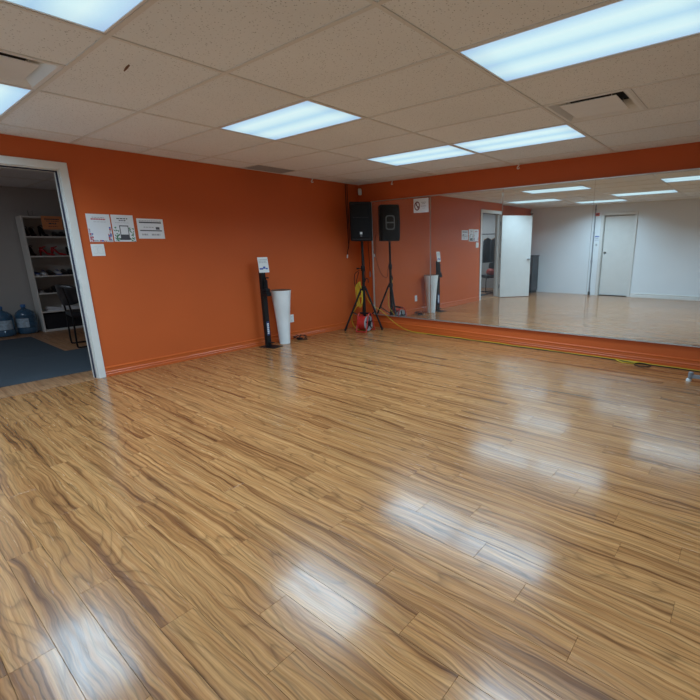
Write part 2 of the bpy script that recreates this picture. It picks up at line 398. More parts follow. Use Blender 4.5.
# ---- moulded baseboards (profile: depth out from the wall, height)
PROF = [(0.0,0.0),(0.016,0.0),(0.016,0.028),(0.012,0.034),(0.016,0.040),(0.016,0.052),(0.0125,0.058),(0.0115,0.086),(0.014,0.092),(0.014,0.100),(0.006,0.108),(0.0,0.110)]
def base_along_y(name, y0, y1, mat):
    return struct(MB().loft([[(d, y, z) for d, z in PROF] for y in (y0, y1)]).build(name, mat))
def base_along_x(name, x0, x1, yw, sgn, mat):
    return struct(MB().loft([[(x, yw+sgn*d, z) for d, z in PROF] for x in (x0, x1)]).build(name, mat))
base_along_y('baseboard_left', D0+0.066, -0.001, 'orange_trim')
base_along_x('baseboard_back', 0.017, XR-0.001, 0.0, -1, 'orange_trim')
base_along_x('baseboard_front', FD1+0.065, XR-0.001, YF, 1, 'white')
base_along_y('baseboard_side', YF+0.02, D1-0.068, 'orange_trim')

# ---- suspended ceiling: slab, tiles, tees
ceil = struct(MB().box(0, XR, YF, 0, H+0.09, H+0.15).build('ceiling', 'white_metal'))
xs = [0.0]+[gx(n) for n in range(-1, 6) if 0 < gx(n) < XR]+[XR]
ys = sorted([0.0]+[gy(n) for n in range(-2, 9) if YF+0.05 < gy(n) < -0.01]+[YF])
LIGHTS = [  # (column line, row line): cell x gx(c)..gx(c+1), y gy(r)..gy(r+1)
    (0, 3, 'lit ceiling panel whose corner is nearest the scuffed ceiling tile, alone over mid floor'),
    (0, 6, 'lit ceiling panel of the touching pair, on the side toward the loudspeaker'),
    (1, 6, 'lit ceiling panel of the touching pair, on the side toward the square air vent'),
    (2, 3, 'lit ceiling panel diagonally opposite the square air vent by the mirrors, showing two tube bands'),
    (-1, 0, 'lit ceiling panel in front of the doorway, touching the corner of an air vent'),
    (1, 0, 'lit ceiling panel separated by one half tile from the air vent near the doorway'),
    (0, -2, 'lit ceiling panel before the white wall, seen in the mirrors above the white door'),
    (3, 0, 'lit ceiling panel over the side of the room away from the doorway'),
]
VENTS = [(2, 5, 'white square ceiling air vent beside the touching pair of lights'), (0, 0, 'white square ceiling air vent beside the light before the doorway')]
lightcells = {(round(gx(c), 3), round(gy(r), 3)) for c, r, _ in LIGHTS}
ventcells = {(round(gx(c), 3), round(gy(r), 3)) for c, r, _ in VENTS}
TB = 0.012           # half width of a tee flange
tile_cache = {}
def tile(x0, x1, y0, y1, par, mat='tile', z=H):
    key = (round(x1-x0, 3), round(y1-y0, 3), mat)
    if key not in tile_cache:
        me = MB().box(0.003, x1-x0-0.003, 0.003, y1-y0-0.003, 0.004, 0.020).mesh('ceiling_tile'); me.materials.append(M[mat]); tile_cache[key] = me
    o = bpy.data.objects.new('ceiling_tile', tile_cache[key]); COL.objects.link(o); o.parent = par; o.location = (x0, y0, z); return o
scuff_tile = None
for i in range(len(xs)-1):
    for j in range(len(ys)-1):
        key = (round(xs[i], 3), round(ys[j], 3))
        if key in lightcells: continue
        if key in ventcells: tile(xs[i]+T, xs[i+1], ys[j], ys[j+1], ceil); continue
        grey = i == 0 and abs(ys[j]-gy(5)) < 0.01
        t = tile(xs[i], xs[i+1], ys[j], ys[j+1], ceil, 'tile_grey' if grey else 'tile')
        if abs(xs[i]-gx(0)) < 0.01 and abs(ys[j]-gy(1)) < 0.01: scuff_tile = t
tee_cache = {}
def tee(a, b, axis, c, name, par=None, z=H, wdt=TB):
    key = (round(b-a, 3), axis, wdt)
    if key not in tee_cache:
        L_ = b-a; m = MB()
        if axis == 'x': m.box(0, L_, -wdt, wdt, -0.001, 0.004).box(0, L_, -0.003, 0.003, 0.004, 0.035)
        else: m.box(-wdt, wdt, 0, L_, -0.0018, 0.004).box(-0.003, 0.003, 0, L_, 0.004, 0.035)
        me = m.mesh(name); me.materials.append(M['tbar']); tee_cache[key] = me
    o = bpy.data.objects.new(name, tee_cache[key]); COL.objects.link(o); o.parent = par or ceil
    o.location = (a, c, z) if axis == 'x' else (c, a, z); return o
for x in xs[1:-1]: tee(YF, 0.0, 'y', x, 'main_tee')
for y in ys[1:-1]:
    for i in range(len(xs)-1): tee(xs[i]+(TB if i else 0), xs[i+1]-(TB if i < len(xs)-2 else 0), 'x', y, 'cross_tee')
for c, r, _ in VENTS: tee(gy(r)+TB, gy(r+1)-TB, 'y', gx(c)+T, 'short_tee')
wa = MB().box(0, XR, -0.02, 0, -0.001, 0.004).box(0, XR, YF, YF+0.02, -0.001, 0.004).box(0, 0.02, YF, 0, -0.001, 0.004).box(XR-0.02, XR, YF, 0, -0.001, 0.004)
wo = wa.build('wall_angle', 'tbar', ceil); wo.location = (0, 0, H)
SP = [(0.775, 0.232), (0.79, 0.222), (0.86, 0.208), (0.915, 0.205), (0.90, 0.216), (0.84, 0.226)]
sc = MB().prism(SP, 0.0033, 0.0040).build('scuff_mark', 'scratch', scuff_tile)
sc['label'] = 'small brown scuff mark'

# ---- ceiling lights (the lamp's own light sits right under its lens)
CW, CD = 2*T, T
def make_light(c, r, label):
    x0, y0 = gx(c), gy(r)
    t = thing('ceiling_light', label, 'ceiling light', (x0+CW/2, y0+CD/2, H), 0, 'recessed fluorescent ceiling panels')
    hx, hy = CW/2-0.014, CD/2-0.014
    fr = MB()
    for (a, b, c_, d) in ((-hx, hx, -hy, -hy+0.012), (-hx, hx, hy-0.012, hy), (-hx, -hx+0.012, -hy+0.012, hy-0.012), (hx-0.012, hx, -hy+0.012, hy-0.012)):
        fr.box(a, b, c_, d, 0.0005, 0.08)
    fr.box(-hx, hx, -hy, hy, 0.075, 0.08)
    fr.build('frame', 'white_metal', t)
    MB().box(-hx+0.0122, hx-0.0122, -hy+0.0122, hy-0.0122, 0.004, 0.008).build('diffuser', 'diffuser', t)
    ld = bpy.data.lights.new('tube_light', 'AREA'); ld.shape = 'RECTANGLE'; ld.size = 2*hx-0.05; ld.size_y = 2*hy-0.05
    ld.energy = LAMP_W; ld.color = LAMP_COL; ld.spread = math.radians(LAMP_SPREAD)
    lo = bpy.data.objects.new('tube_light', ld); COL.objects.link(lo); lo.parent = t; lo.location = (0, 0, 0.001)
for a in LIGHTS: make_light(*a)

# ---- ceiling vents: square drop-plate diffusers
def make_vent(c, r, label):
    t = thing('ceiling_vent', label, 'air vent', (gx(c)+T/2, gy(r)+T/2, H), 0, 'square ceiling air vents')
    h = T/2-0.013
    def ring(a, za, b, zb, th=0.0015):
        m = MB(); A = [(-a,-a,za),(a,-a,za),(a,a,za),(-a,a,za)]; B = [(-b,-b,zb),(b,-b,zb),(b,b,zb),(-b,b,zb)]
        m.loft([A, B, [(x,y,z+th) for x,y,z in B], [(x,y,z+th) for x,y,z in A], A], cap=False); return m
    ring(h, 0.001, h-0.022, 0.001).build('flange', 'white_metal', t)
    ring(h-0.022, 0.001, h-0.095, 0.075).build('cone', 'white_metal', t)
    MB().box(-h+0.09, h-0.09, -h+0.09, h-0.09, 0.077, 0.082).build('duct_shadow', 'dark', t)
    MB().loft([[(-s_, -s_, z), (s_, -s_, z), (s_, s_, z), (-s_, s_, z)] for s_, z in ((0.197, 0.004), (0.202, 0.004), (0.202, 0.008), (0.197, 0.010))]).build('drop_plate', 'white_metal', t)
    for sx in (-1, 1):
        for sy in (-1, 1): MB().cyl((sx*0.16, sy*0.16, 0.0098), (sx*0.16, sy*0.16, 0.0775), 0.004, 6).build('hanger_pin', 'steel', t)
for a in VENTS: make_vent(*a)

# ---- wall mirrors: one sheet of glass per panel, each hung a hair out of true
PAN = [ # x0, x1, z0, z1, turn, tilt (degrees)
    (0.305, 1.500, 0.222, 2.078, -0.50, -0.20, 'tall frameless wall mirror at the corner, behind the loudspeaker stand'),
    (1.5004, 2.6912, 0.226, 2.086, -0.55, -0.22, 'tall frameless wall mirror showing the dark doorway and the paper notices'),
    (2.6916, 3.8730, 0.238, 2.098, -0.30, -0.10, 'tall frameless wall mirror showing the open white door'),
    (3.8734, 5.0612, 0.256, 2.102, 0.00, -0.08, 'tall frameless wall mirror showing the closed white door in full'),
    (5.0616, 6.250, 0.272, 2.104, 0.00, -0.08, 'tall frameless wall mirror at the end above the grey metal foot'),
]
for x0, x1, z0, z1, rz, tx, lab in PAN:
    hx, hz = (x1-x0)/2, (z1-z0)/2
    e = 0.0008
    m = MB().loft([[(-hx, 0.003, -hz), (hx, 0.003, -hz), (hx, 0.003, hz), (-hx, 0.003, hz)], [(-hx, -0.002, -hz), (hx, -0.002, -hz), (hx, -0.002, hz), (-hx, -0.002, hz)], [(-hx+e, -0.003, -hz+e), (hx-e, -0.003, -hz+e), (hx-e, -0.003, hz-e), (-hx+e, -0.003, hz-e)]])
    o = m.build('wall_mirror', 'mirror')
    o.location = ((x0+x1)/2, -0.0145, (z0+z1)/2); o.rotation_euler = (math.radians(-tx), 0, math.radians(rz))
    tag(o, lab, 'mirror', 'mirror panels along the orange wall')
def channel(name, x0, x1, za, zb, label, up):
    m = MB()
    def sec(x, z): 
        s = 1 if up else -1
        return [(x, -0.001, z-0.004*s), (x, -0.030, z-0.004*s), (x, -0.030, z+0.010*s), (x, -0.027, z+0.010*s), (x, -0.027, z-0.002*s), (x, -0.001, z-0.002*s)]
    m.loft([sec(x0, za), sec(x1, zb)])
    return tag(m.build(name, 'alu'), label, 'trim')
channel('mirror_channel', 0.303, 6.252, 0.214, 0.268, 'thin aluminium channel along the foot of the mirrors', True)
channel('mirror_channel', 0.303, 6.252, 2.088, 2.116, 'thin aluminium channel along the top of the mirrors', False)
tag(MB().box(0.285, 0.303, -0.024, -0.001, 0.215, 2.075).build('mirror_edge_strip', 'alu'), 'thin upright aluminium strip on the corner end of the mirrors', 'trim')

# ---- doorway in the left wall: casing, jamb, open door
tr = struct(empty('trim_1', (0, (D0+D1)/2, 0)))
ym = (D0+D1)/2
def casing(m, x0, x1):
    m.box(x0, x1, D0-ym-0.002, D0-ym+0.065, 0, DZ+0.066); m.box(x0, x1, D1-ym-0.065, D1-ym+0.002, 0, DZ+0.066)
    m.box(x0, x1, D1-ym+0.002, D0-ym-0.002, DZ-0.002, DZ+0.066)
m = MB(); casing(m, 0.0005, 0.018); m.build('casing', 'white', tr, bevel=0.003)
m = MB(); casing(m, -WT-0.018, -WT-0.0005); m.build('casing', 'white', tr)
m = MB().box(-WT, 0.0, D0-ym-0.012, D0-ym+0.011, 0, DZ+0.011).box(-WT, 0.0, D1-ym-0.011, D1-ym+0.012, 0, DZ+0.011).box(-WT, 0.0, D1-ym+0.012, D0-ym-0.012, DZ-0.012, DZ+0.011)
m.build('jamb', 'white', tr)
m = MB().box(-0.085, -0.048, D0-ym-0.026, D0-ym-0.012, 0, DZ-0.012).box(-0.085, -0.048, D1-ym+0.012, D1-ym+0.026, 0, DZ-0.012).box(-0.085, -0.048, D1-ym+0.026, D0-ym-0.026, DZ-0.026, DZ-0.012)
m.build('door_stop', 'white', tr)
m = MB().box(-0.0478, -0.036, D0-ym-0.025, D0-ym-0.0122, 0, DZ-0.0125).box(-0.0478, -0.036, D1-ym+0.026, D0-ym-0.026, DZ-0.024, DZ-0.0122)
m.build('weatherstrip', 'gasket', tr)
MB().box(-0.034, -0.004, D0-ym-0.0145, D0-ym-0.0122, 0.97, 1.06).build('strike_plate', 'steel_grey', tr)
MB().box(-WT, 0.03, D1-ym+0.013, D0-ym-0.013, -0.009, 0.006).build('threshold', 'floor2', tr)

LW = 0.905
door1 = struct(empty('door_1', (0.024, D1+0.006, 0.012), math.radians(-90+39)))   # leaf lies along local +x, hinge at the origin
MB().box(0.0, LW, -0.0, 0.040, 0, DZ-0.03).build('leaf', 'white', door1, bevel=0.002)
def knob_at(par, x, y, z, sgn, mat='steel'):
    prof = [(0.032, 0), (0.032, 0.006), (0.012, 0.010), (0.011, 0.028), (0.022, 0.036), (0.028, 0.048), (0.026, 0.060), (0.012, 0.066)]
    m = MB().lathe(prof, 16); m.xf(Matrix.Translation((x, y, z)) @ Matrix.Rotation(-sgn*math.pi/2, 4, 'X'))
    return m.build('door_knob', mat, par, smooth=True)
knob_at(door1, LW-0.065, 0.040, 0.98, 1); knob_at(door1, LW-0.065, 0.0, 0.98, -1)
for z in (0.27, 1.06, 1.85):
    m = MB().cyl((0, -0.006, z-0.05), (0, -0.006, z+0.05), 0.007, 8).box(-0.004, 0.0, 0.0, 0.034, z-0.05, z+0.05)
    m.build('hinge', 'steel_grey', door1)

# ---- closed door in the far white wall
tr2 = struct(empty('trim_2', ((FD0+FD1)/2, YF, 0)))
hw = (FD1-FD0)/2
m = MB()
for y0, y1 in ((0.0005, 0.028),):
    m.box(-hw-0.06, -hw+0.004, y0, y1, 0, FDZ+0.064).box(hw-0.004, hw+0.06, y0, y1, 0, FDZ+0.064).box(-hw+0.004, hw-0.004, y0, y1, FDZ-0.004, FDZ+0.064)
m.build('casing', 'white', tr2, bevel=0.003)
m = MB().box(-hw, -hw+0.015, -WT, 0, 0, FDZ).box(hw-0.015, hw, -WT, 0, 0, FDZ).box(-hw+0.015, hw-0.015, -WT, 0, FDZ-0.015, FDZ)
m.build('jamb', 'white', tr2)
door2 = struct(empty('door_2', ((FD0+FD1)/2, YF-0.065, 0)))
MB().box(-hw+0.025, hw-0.025, -0.04, 0.0, 0.018, FDZ-0.026).build('leaf', 'white', door2, bevel=0.002)
knob_at(door2, -hw+0.085, 0.0, 1.13, -1)
for z in (0.28, 1.86):
    MB().cyl((hw-0.017, 0.006, z-0.05), (hw-0.017, 0.006, z+0.05), 0.007, 8).build('hinge', 'steel_grey', door2)
MB().box(FD0-0.0, FD1, YF-WT-0.05, YF-WT-0.001, 0.0, FDZ).build('door_backing', 'dark', door2).location = (-(FD0+FD1)/2, -YF+0.065, 0)

# ================================================================== THINGS
def flat(m, w_, h_, d, x0, x1, z0, z1):   # raised ink rectangle on a sheet lying in the local xz plane, front at -y
    m.box(x0, x1, -d-0.0004, -d, z0, z1)
def sheet(name, label, cat, loc, rz, w_, h_, th=0.0015, mat='paper'):
    t = thing(name, label, cat, loc, rz)
    MB().box(-w_/2, w_/2, -th, 0, 0, h_).build('sheet', mat, t)
    return t
def words(m, x0, x1, z, h_, d, seed=1, w=(0.012, 0.03), gap=0.006):
    rr = random.Random(seed); x = x0
    while x < x1:
        e = min(x+rr.uniform(*w), x1); m.box(x, e, -d-0.0004, -d+0.0001, z, z+h_); x = e+gap
LWR = math.radians(90)     # things on the left wall face +x: local -y -> +x
# welcome sheet with a red and blue mosaic edge
t = sheet('poster', 'white paper notice with red heading and red and blue mosaic edge, nearest the doorway', 'poster', (0.0012, -3.860, 1.437), LWR, 0.212, 0.280)
d = 0.0015
m = MB(); words(m, -0.055, 0.055, 0.243, 0.007, d, 3); words(m, -0.045, 0.065, 0.200, 0.004, d, 5); m.build('heading_text', 'ink_grey', t)
m = MB(); words(m, -0.066, 0.064, 0.222, 0.014, d, 4, (0.010, 0.016), 0.003); m.build('heading_text', 'ink_red', t)
cols = {'ink_red': MB(), 'ink_blue': MB(), 'ink_grey': MB()}
rr = random.Random(11)
def mosaic(x, z, s):
    k = rr.choice(['ink_red', 'ink_blue', 'ink_blue', 'ink_red', 'ink_grey']); mm = cols[k]
    if rr.random() < 0.5: mm.box(x, x+s, -d-0.0004, -d+0.0001, z, z+s)
    else: mm.add([(x, -d-0.0004, z), (x+s, -d-0.0004, z), (x, -d-0.0004, z+s)], [(0, 1, 2)])
for i in range(12): mosaic(-0.1+i*0.0168, 0.003, 0.0155); 
for i in range(8):
    if i < 7: mosaic(-0.1, 0.020+i*0.0168, 0.0155)
    mosaic(0.0848, 0.020+i*0.0168, 0.0155)
for i in range(4): mosaic(-0.083, 0.020+i*0.0168, 0.0155); mosaic(0.068, 0.020+i*0.0168, 0.0155)
for k, mm in cols.items(): mm.build('mosaic_border', k, t)
# second sheet with green leaves round a black tablet
t = sheet('poster', 'white paper notice with green leaves round a black tablet picture', 'poster', (0.0012, -3.636, 1.440), LWR, 0.212, 0.278)
m = MB(); words(m, -0.055, 0.05, 0.235, 0.010, d, 6); words(m, -0.035, 0.03, 0.215, 0.010, d, 7); m.build('heading_text', 'ink', t)
m = MB(); words(m, -0.075, 0.06, 0.195, 0.004, d, 8); m.build('heading_text', 'ink_grey', t)
m = MB()
for i in range(46):
    sx = rr.choice((-1, 1)); x = sx*rr.uniform(0.045, 0.095); z = rr.uniform(0.006, 0.155)*(1 if rr.random() < .8 else .5)
    a = rr.uniform(0, 3.14); l_, w_ = rr.uniform(0.010, 0.018), rr.uniform(0.004, 0.007)
    P = [(x+l_*math.cos(a), z+l_*math.sin(a)), (x-w_*math.sin(a), z+w_*math.cos(a)), (x-l_*math.cos(a), z-l_*math.sin(a)), (x+w_*math.sin(a), z-w_*math.cos(a))]
    P = [(min(max(u, -0.105), 0.105), min(max(v, 0.001), 0.27)) for u, v in P]
    m.add([(u, -d-0.0003, v) for u, v in P], [(0, 1, 2, 3)])
m.build('leaf_print', 'ink_green', t)
m = MB().box(-0.040, 0.048, -d-0.0006, -d+0.0001, 0.035, 0.170).box(-0.048, 0.052, -d-0.0006, -d+0.0001, 0.018, 0.036); m.build('tablet_print', 'ink', t)
MB().box(-0.032, 0.040, -d-0.0009, -d-0.0006, 0.075, 0.160).build('blank_screen_print', 'paper', t)
# landscape sheet
t = sheet('poster', 'landscape white notice with two black bars of print', 'poster', (0.0012, -3.359, 1.474), LWR, 0.276, 0.216)
m = MB().box(-0.115, 0.115, -d-0.0004, -d+0.0001, 0.168, 0.182).box(-0.115, 0.115, -d-0.0004, -d+0.0001, 0.082, 0.093).box(0.052, 0.092, -d-0.0004, -d+0.0001, 0.100, 0.128); m.build('printed_bars', 'ink', t)
m = MB(); words(m, -0.115, 0.115, 0.190, 0.007, d, 12); words(m, -0.075, 0.03, 0.120, 0.008, d, 13); words(m, -0.1, -0.04, 0.035, 0.018, d, 14); words(m, 0.0, 0.09, 0.035, 0.018, d, 15); m.build('printed_text', 'ink_grey', t)
# double light switch
t = thing('light_switch', 'white double rocker light switch plate below the paper notices', 'light switch', (0.0006, -3.909, 1.293), LWR)
MB().box(-0.0595, 0.0595, -0.007, 0, 0, 0.122).build('plate', 'white_plastic', t, bevel=0.002)
for x in (-0.023, 0.023):
    MB().loft([[(x-0.0165, -0.007, 0.028), (x+0.0165, -0.007, 0.028), (x+0.0165, -0.007, 0.094), (x-0.0165, -0.007, 0.094)], [(x-0.0155, -0.0085, 0.029), (x+0.0155, -0.0085, 0.029), (x+0.0155, -0.012, 0.093), (x-0.0155, -0.012, 0.093)]]).build('rocker', 'white_plastic', t)
    MB().box(x-0.0175, x+0.0175, -0.0074, -0.0070, 0.0268, 0.0952).build('rocker_gap', 'ink_grey', t)
# wall outlet
t = thing('wall_outlet', 'white power outlet on the orange wall behind the white bin', 'outlet', (0.0006, -1.545, 0.258), LWR)
MB().box(-0.036, 0.036, -0.006, 0, 0, 0.118).build('plate', 'white_plastic', t, bevel=0.002)
for z in (0.034, 0.084):
    so = MB().box(-0.017, 0.017, -0.0075, -0.006, z-0.014, z+0.014).build('socket', 'white_plastic', t)
    MB().box(-0.008, -0.006, -0.0079, -0.0075, z-0.006, z+0.006).box(0.006, 0.008, -0.0079, -0.0075, z-0.006, z+0.006).build('slots', 'dark', so)

# ---- hand sanitiser stand
t = thing('sanitizer_stand', 'black hand sanitizer stand with a white sign on top beside the white bin', 'sanitizer stand', (0.200, -2.073, 0.0), math.radians(103))
# local -y looks into the room; the post stands at the back of the plate
MB().bbox(-0.095, 0.095, -0.13, 0.13, 0, 0.008, 0.003).build('base_plate', 'black_metal', t)
MB().box(-0.040, 0.040, 0.030, 0.075, 0.0085, 1.05).build('post', 'black_metal', t, bevel=0.003)
Rm = Matrix.Translation((0.004, 0.010, 1.035)) @ Matrix.Rotation(math.radians(-20), 4, 'Z') @ Matrix.Rotation(math.radians(-7), 4, 'X')
def on(m): return m.xf(Rm)
sp = on(MB().box(-0.072, 0.072, -0.004, 0.004, 0, 0.205)).build('sign_plate', 'white_plastic', t)
m = MB(); words(m, -0.060, 0.060, 0.165, 0.010, 0.0041, 21, (0.012, 0.022), 0.004); words(m, -0.060, 0.04, 0.145, 0.006, 0.0041, 22); words(m, -0.060, 0.05, 0.130, 0.006, 0.0041, 23)
o = on(m).build('printed_text', 'ink_grey', sp); o['kind'] = 'stuff'
m = MB().box(-0.062, -0.012, -0.0046, -0.0039, 0.040, 0.062).box(-0.010, 0.022, -0.0046, -0.0039, 0.050, 0.080).box(0.026, 0.056, -0.0046, -0.0039, 0.042, 0.060)
o = on(m).build('printed_hands', 'ink_blue', sp); o['kind'] = 'stuff'
MB().box(-0.042, 0.042, -0.045, 0.0295, 0.715, 0.765).bbox(-0.036, 0.036, -0.035, 0.0295, 0.7655, 0.82, 0.01).build('dispenser', 'black', t, bevel=0.004)
MB().lathe([(0.022, 0.8205), (0.022, 0.93), (0.008, 0.94), (0.008, 0.965)], 12, (0, -0.005, 0)).box(-0.010, 0.010, -0.055, 0.005, 0.958, 0.972).build('pump_bottle', 'black', t)
ls = MB().box(-0.026, 0.026, 0.0285, 0.0298, 0.16, 0.36).build('label_strip', 'ink_navy', t)
for i in range(6): MB().box(-0.016, 0.014+0.004*(i % 2), 0.0278, 0.0284, 0.185+i*0.026, 0.203+i*0.026).build('label_letter', 'paper', ls)
MB().box(-0.02, 0.02, -0.05, 0.0295, 0.055, 0.066).build('foot_pedal', 'black', t, bevel=0.002)

# ---- tall tapered white bin
t = thing('waste_bin', 'tall tapered white bin with a brown inside, against the orange wall', 'bin', (0.176, -1.824, 0.0))
out = [(0.070, 0.0), (0.074, 0.004), (0.084, 0.16), (0.0845, 0.163), (0.094, 0.30), (0.106, 0.46), (0.107, 0.463), (0.121, 0.62), (0.135, 0.735), (0.141, 0.770), (0.141, 0.776)]
inn = [(0.134, 0.776), (0.128, 0.735), (0.112, 0.60)]
MB().lathe(out+inn, 40).build('body', 'bin', t, smooth=True)
MB().lathe([(0.1335, 0.7765), (0.1335, 0.772), (0.127, 0.735), (0.1105, 0.603), (0.02, 0.602)], 40).build('lining', 'bin_in', t, smooth=True)
MB().loft([[((0.1405)*math.cos(a)*f, 0.1405*math.sin(a)*f, z) for a in [2*math.pi*j/40 for j in range(40)]] for f, z in ((1.0, 0.7762), (1.0, 0.7800), (0.945, 0.7800), (0.945, 0.7762))]).build('rim', 'bin_in', t)

# ---- small coiled adapter cable by the wall
pts = []
for i in range(60):
    a = i/59*2*math.pi*2.6; r = 0.075+0.014*math.sin(i*0.9)
    pts.append((0.125+r*math.cos(a), -1.50+1.3*r*math.sin(a), 0.006+0.055*abs(math.sin(a*0.5))*(0.4+0.6*((i*7) % 5)/4) if i > 4 else 0.006))
t = thing('power_adapter', 'small black power adapter with a tangled lead below the outlet', 'adapter', (0, 0, 0))
MB().tube(spline(pts, 3), 0.0035, 6).build('lead', 'black', t)
MB().bbox(0.085, 0.165, -1.54, -1.49, 0.0005, 0.032, 0.006).build('brick_case', 'black', t)

# ---- loudspeaker stand
SX, SY = 0.383, -0.353
t = thing('speaker_stand', 'black tripod loudspeaker stand in the corner by the mirror', 'speaker stand', (SX, SY, 0))
MB().cyl((0, 0, 0.15), (0, 0, 1.04), 0.023, 14).build('lower_pole', 'black_metal', t, smooth=True)
MB().cyl((0, 0, 1.04), (0, 0, 1.449), 0.019, 14).build('upper_pole', 'black_metal', t, smooth=True)
MB().lathe([(0.03, 0.98), (0.034, 0.985), (0.034, 1.05), (0.026, 1.065)], 14).build('height_collar', 'black', t, smooth=True)
MB().tube([(0.02, -0.02, 1.02), (-0.055, -0.055, 1.02)], 0.007, 6).lathe([(0.0, -0.012), (0.022, -0.012), (0.025, 0), (0.022, 0.012), (0, 0.012)], 10, (-0.06, -0.06, 1.02)).build('knob', 'black', t)
MB().lathe([(0.028, 0.66), (0.040, 0.665), (0.040, 0.73), (0.028, 0.735)], 14).build('leg_hub', 'black', t, smooth=True)
MB().lathe([(0.026, 0.165), (0.034, 0.17), (0.034, 0.215), (0.026, 0.22)], 14).build('brace_hub', 'black', t, smooth=True)
MB().tube(spline([(0.02, 0.01, 0.80), (0.045, 0.02, 0.86), (0.075, 0.035, 0.84), (0.075, 0.035, 0.79)], 5), 0.008, 6).build('cable_hook', 'black', t)
for fx, fy in ((0.184-SX, -0.632-SY), (0.643-SX, -0.205-SY), (0.13-SX, -0.14-SY)):
    u = Vector((fx, fy, 0)); un = u.normalized()
    lg = MB().tube([un*0.035+Vector((0, 0, 0.70)), u*0.97+Vector((0, 0, 0.028))], 0.0155, 10).build('leg', 'black_metal', t, smooth=True)
    MB().tube([u*0.90+Vector((0, 0, 0.075)), u+Vector((0, 0, 0.006))], 0.018, 10).build('rubber_foot', 'black', lg, smooth=True)
    MB().tube([un*0.03+Vector((0, 0, 0.195)), u*0.58+Vector((0, 0, 0.31))], 0.009, 8).build('brace', 'black_metal', t, smooth=True)

# ---- loudspeaker
AZ = math.radians(42)    # front (local -y) looks toward the middle of the room
t = thing('loudspeaker', 'black loudspeaker with a grille front on the tripod stand', 'loudspeaker', (SX, SY, 1.455), AZ)
W2, SH = 0.172, 0.590
def cab(z, g=0.0):
    return [(-W2+g, -0.140+g, z), (-W2+0.02, -0.158+g, z), (W2-0.02, -0.158+g, z), (W2-g, -0.140+g, z), (W2-g, 0.120, z), (0.135-g, 0.170-g, z), (-0.135+g, 0.170-g, z), (-W2+g, 0.120, z)]
MB().loft([cab(0.0, 0.012), cab(0.012), cab(SH-0.012), cab(SH, 0.012)]).build('cabinet', 'black', t)
gr = []
for z, dd in ((0.035, -0.153), (0.05, -0.166), (0.29, -0.174), (SH-0.05, -0.166), (SH-0.035, -0.153)):
    gr.append([(-W2+0.022, -0.153, z), (-W2+0.035, dd, z), (0, dd-0.006, z), (W2-0.035, dd, z), (W2-0.022, -0.153, z)])
MB().loft(gr).build('grille', 'grille', t)
MB().box(-W2+0.05, W2-0.05, -0.1810, -0.168, 0.353, 0.356).build('grille_seam', 'dark_grey', t)
MB().box(-W2+0.03, W2-0.03, -0.1605, -0.15, 0.024, 0.029).build('lower_port', 'dark_grey', t)
lg = MB().box(-0.018, 0.018, -0.1835, -0.168, 0.100, 0.136).build('logo_badge', 'paper', t)
lg['label'] = 'small white badge on the grille'
MB().box(-0.014, 0.014, -0.1800, -0.168, 0.072, 0.080).build('logo_text', 'ink_grey', t)
hn = empty('side_handle', (W2, 0.0, 0.30)); hn.parent = t
def rrect(w_, h_, r, n=5):
    P = []
    for cx_, cy_, a0 in ((w_-r, h_-r, 0), (-w_+r, h_-r, 90), (-w_+r, -h_+r, 180), (w_-r, -h_+r, 270)):
        P += [(cx_+r*math.cos(math.radians(a0+90*k/n)), cy_+r*math.sin(math.radians(a0+90*k/n))) for k in range(n+1)]
    return P
O, I = rrect(0.078, 0.118, 0.045), rrect(0.060, 0.100, 0.035)
MB().loft([[(0.0005, y, z) for y, z in O], [(0.005, y, z) for y, z in O], [(0.005, y, z) for y, z in I], [(0.0005, y, z) for y, z in I]], cap=False).build('handle_surround', 'steel_grey', hn)
MB().loft([[(0.0005, y, z) for y, z in I], [(0.0012, y, z) for y, z in I]]).build('handle_cup', 'dark', hn)
MB().box(0.0013, 0.009, -0.060, 0.060, -0.010, 0.010).build('grip', 'steel_grey', hn, bevel=0.003)
MB().box(-0.07, 0.07, 0.1705, 0.174, 0.08, 0.16).build('connector_panel', 'dark_grey', t)
MB().cyl((0, 0, -0.004), (0, 0, 0.0125), 0.03, 14).build('pole_socket', 'black', t)

# ---- leads on the walls by the corner
t = thing('wall_cable', 'black cable hanging down the orange wall with a pale plug end', 'cable', (0, 0, 0))
MB().tube(spline([(0.008, -0.305, 2.36), (0.008, -0.305, 2.0), (0.010, -0.295, 1.75), (0.012, -0.295, 1.5), (0.012, -0.29, 1.38), (0.014, -0.325, 1.30), (0.02, -0.335, 1.24)], 6), 0.0055, 6).build('lead', 'black', t)
MB().tube(spline([(0.008, -0.268, 2.36), (0.008, -0.27, 1.9), (0.012, -0.262, 1.6), (0.012, -0.275, 1.45), (0.016, -0.315, 1.33)], 6), 0.0045, 6).build('lead', 'black', t)
MB().cyl((0.02, -0.335, 1.24), (0.02, -0.345, 1.185), 0.010, 8).build('plug', 'white_plastic', t)
t = thing('wall_cable', 'thin black cable dangling between the corner and the mirror edge', 'cable', (0, 0, 0))
MB().tube(spline([(0.20, -0.018, 1.62), (0.205, -0.02, 1.35), (0.22, -0.02, 1.1), (0.225, -0.02, 0.95)], 6), 0.004, 6).build('lead', 'black', t)
MB().cyl((0.225, -0.02, 0.95), (0.226, -0.02, 0.86), 0.009, 8).build('plug', 'steel_grey', t)
# lead from the speaker back down to the stand
tag(MB().tube(spline([(SX-0.125, SY+0.137, 1.58), (SX-0.16, SY+0.17, 1.56), (SX-0.17, SY+0.19, 1.40), (SX-0.15, SY+0.19, 1.15), (SX-0.09, SY+0.14, 0.90), (SX-0.03, SY+0.06, 0.84), (SX-0.03, SY+0.03, 1.00)], 8), 0.004, 6).build('speaker_lead', 'black'), 'black lead looping from the back of the loudspeaker', 'cable')
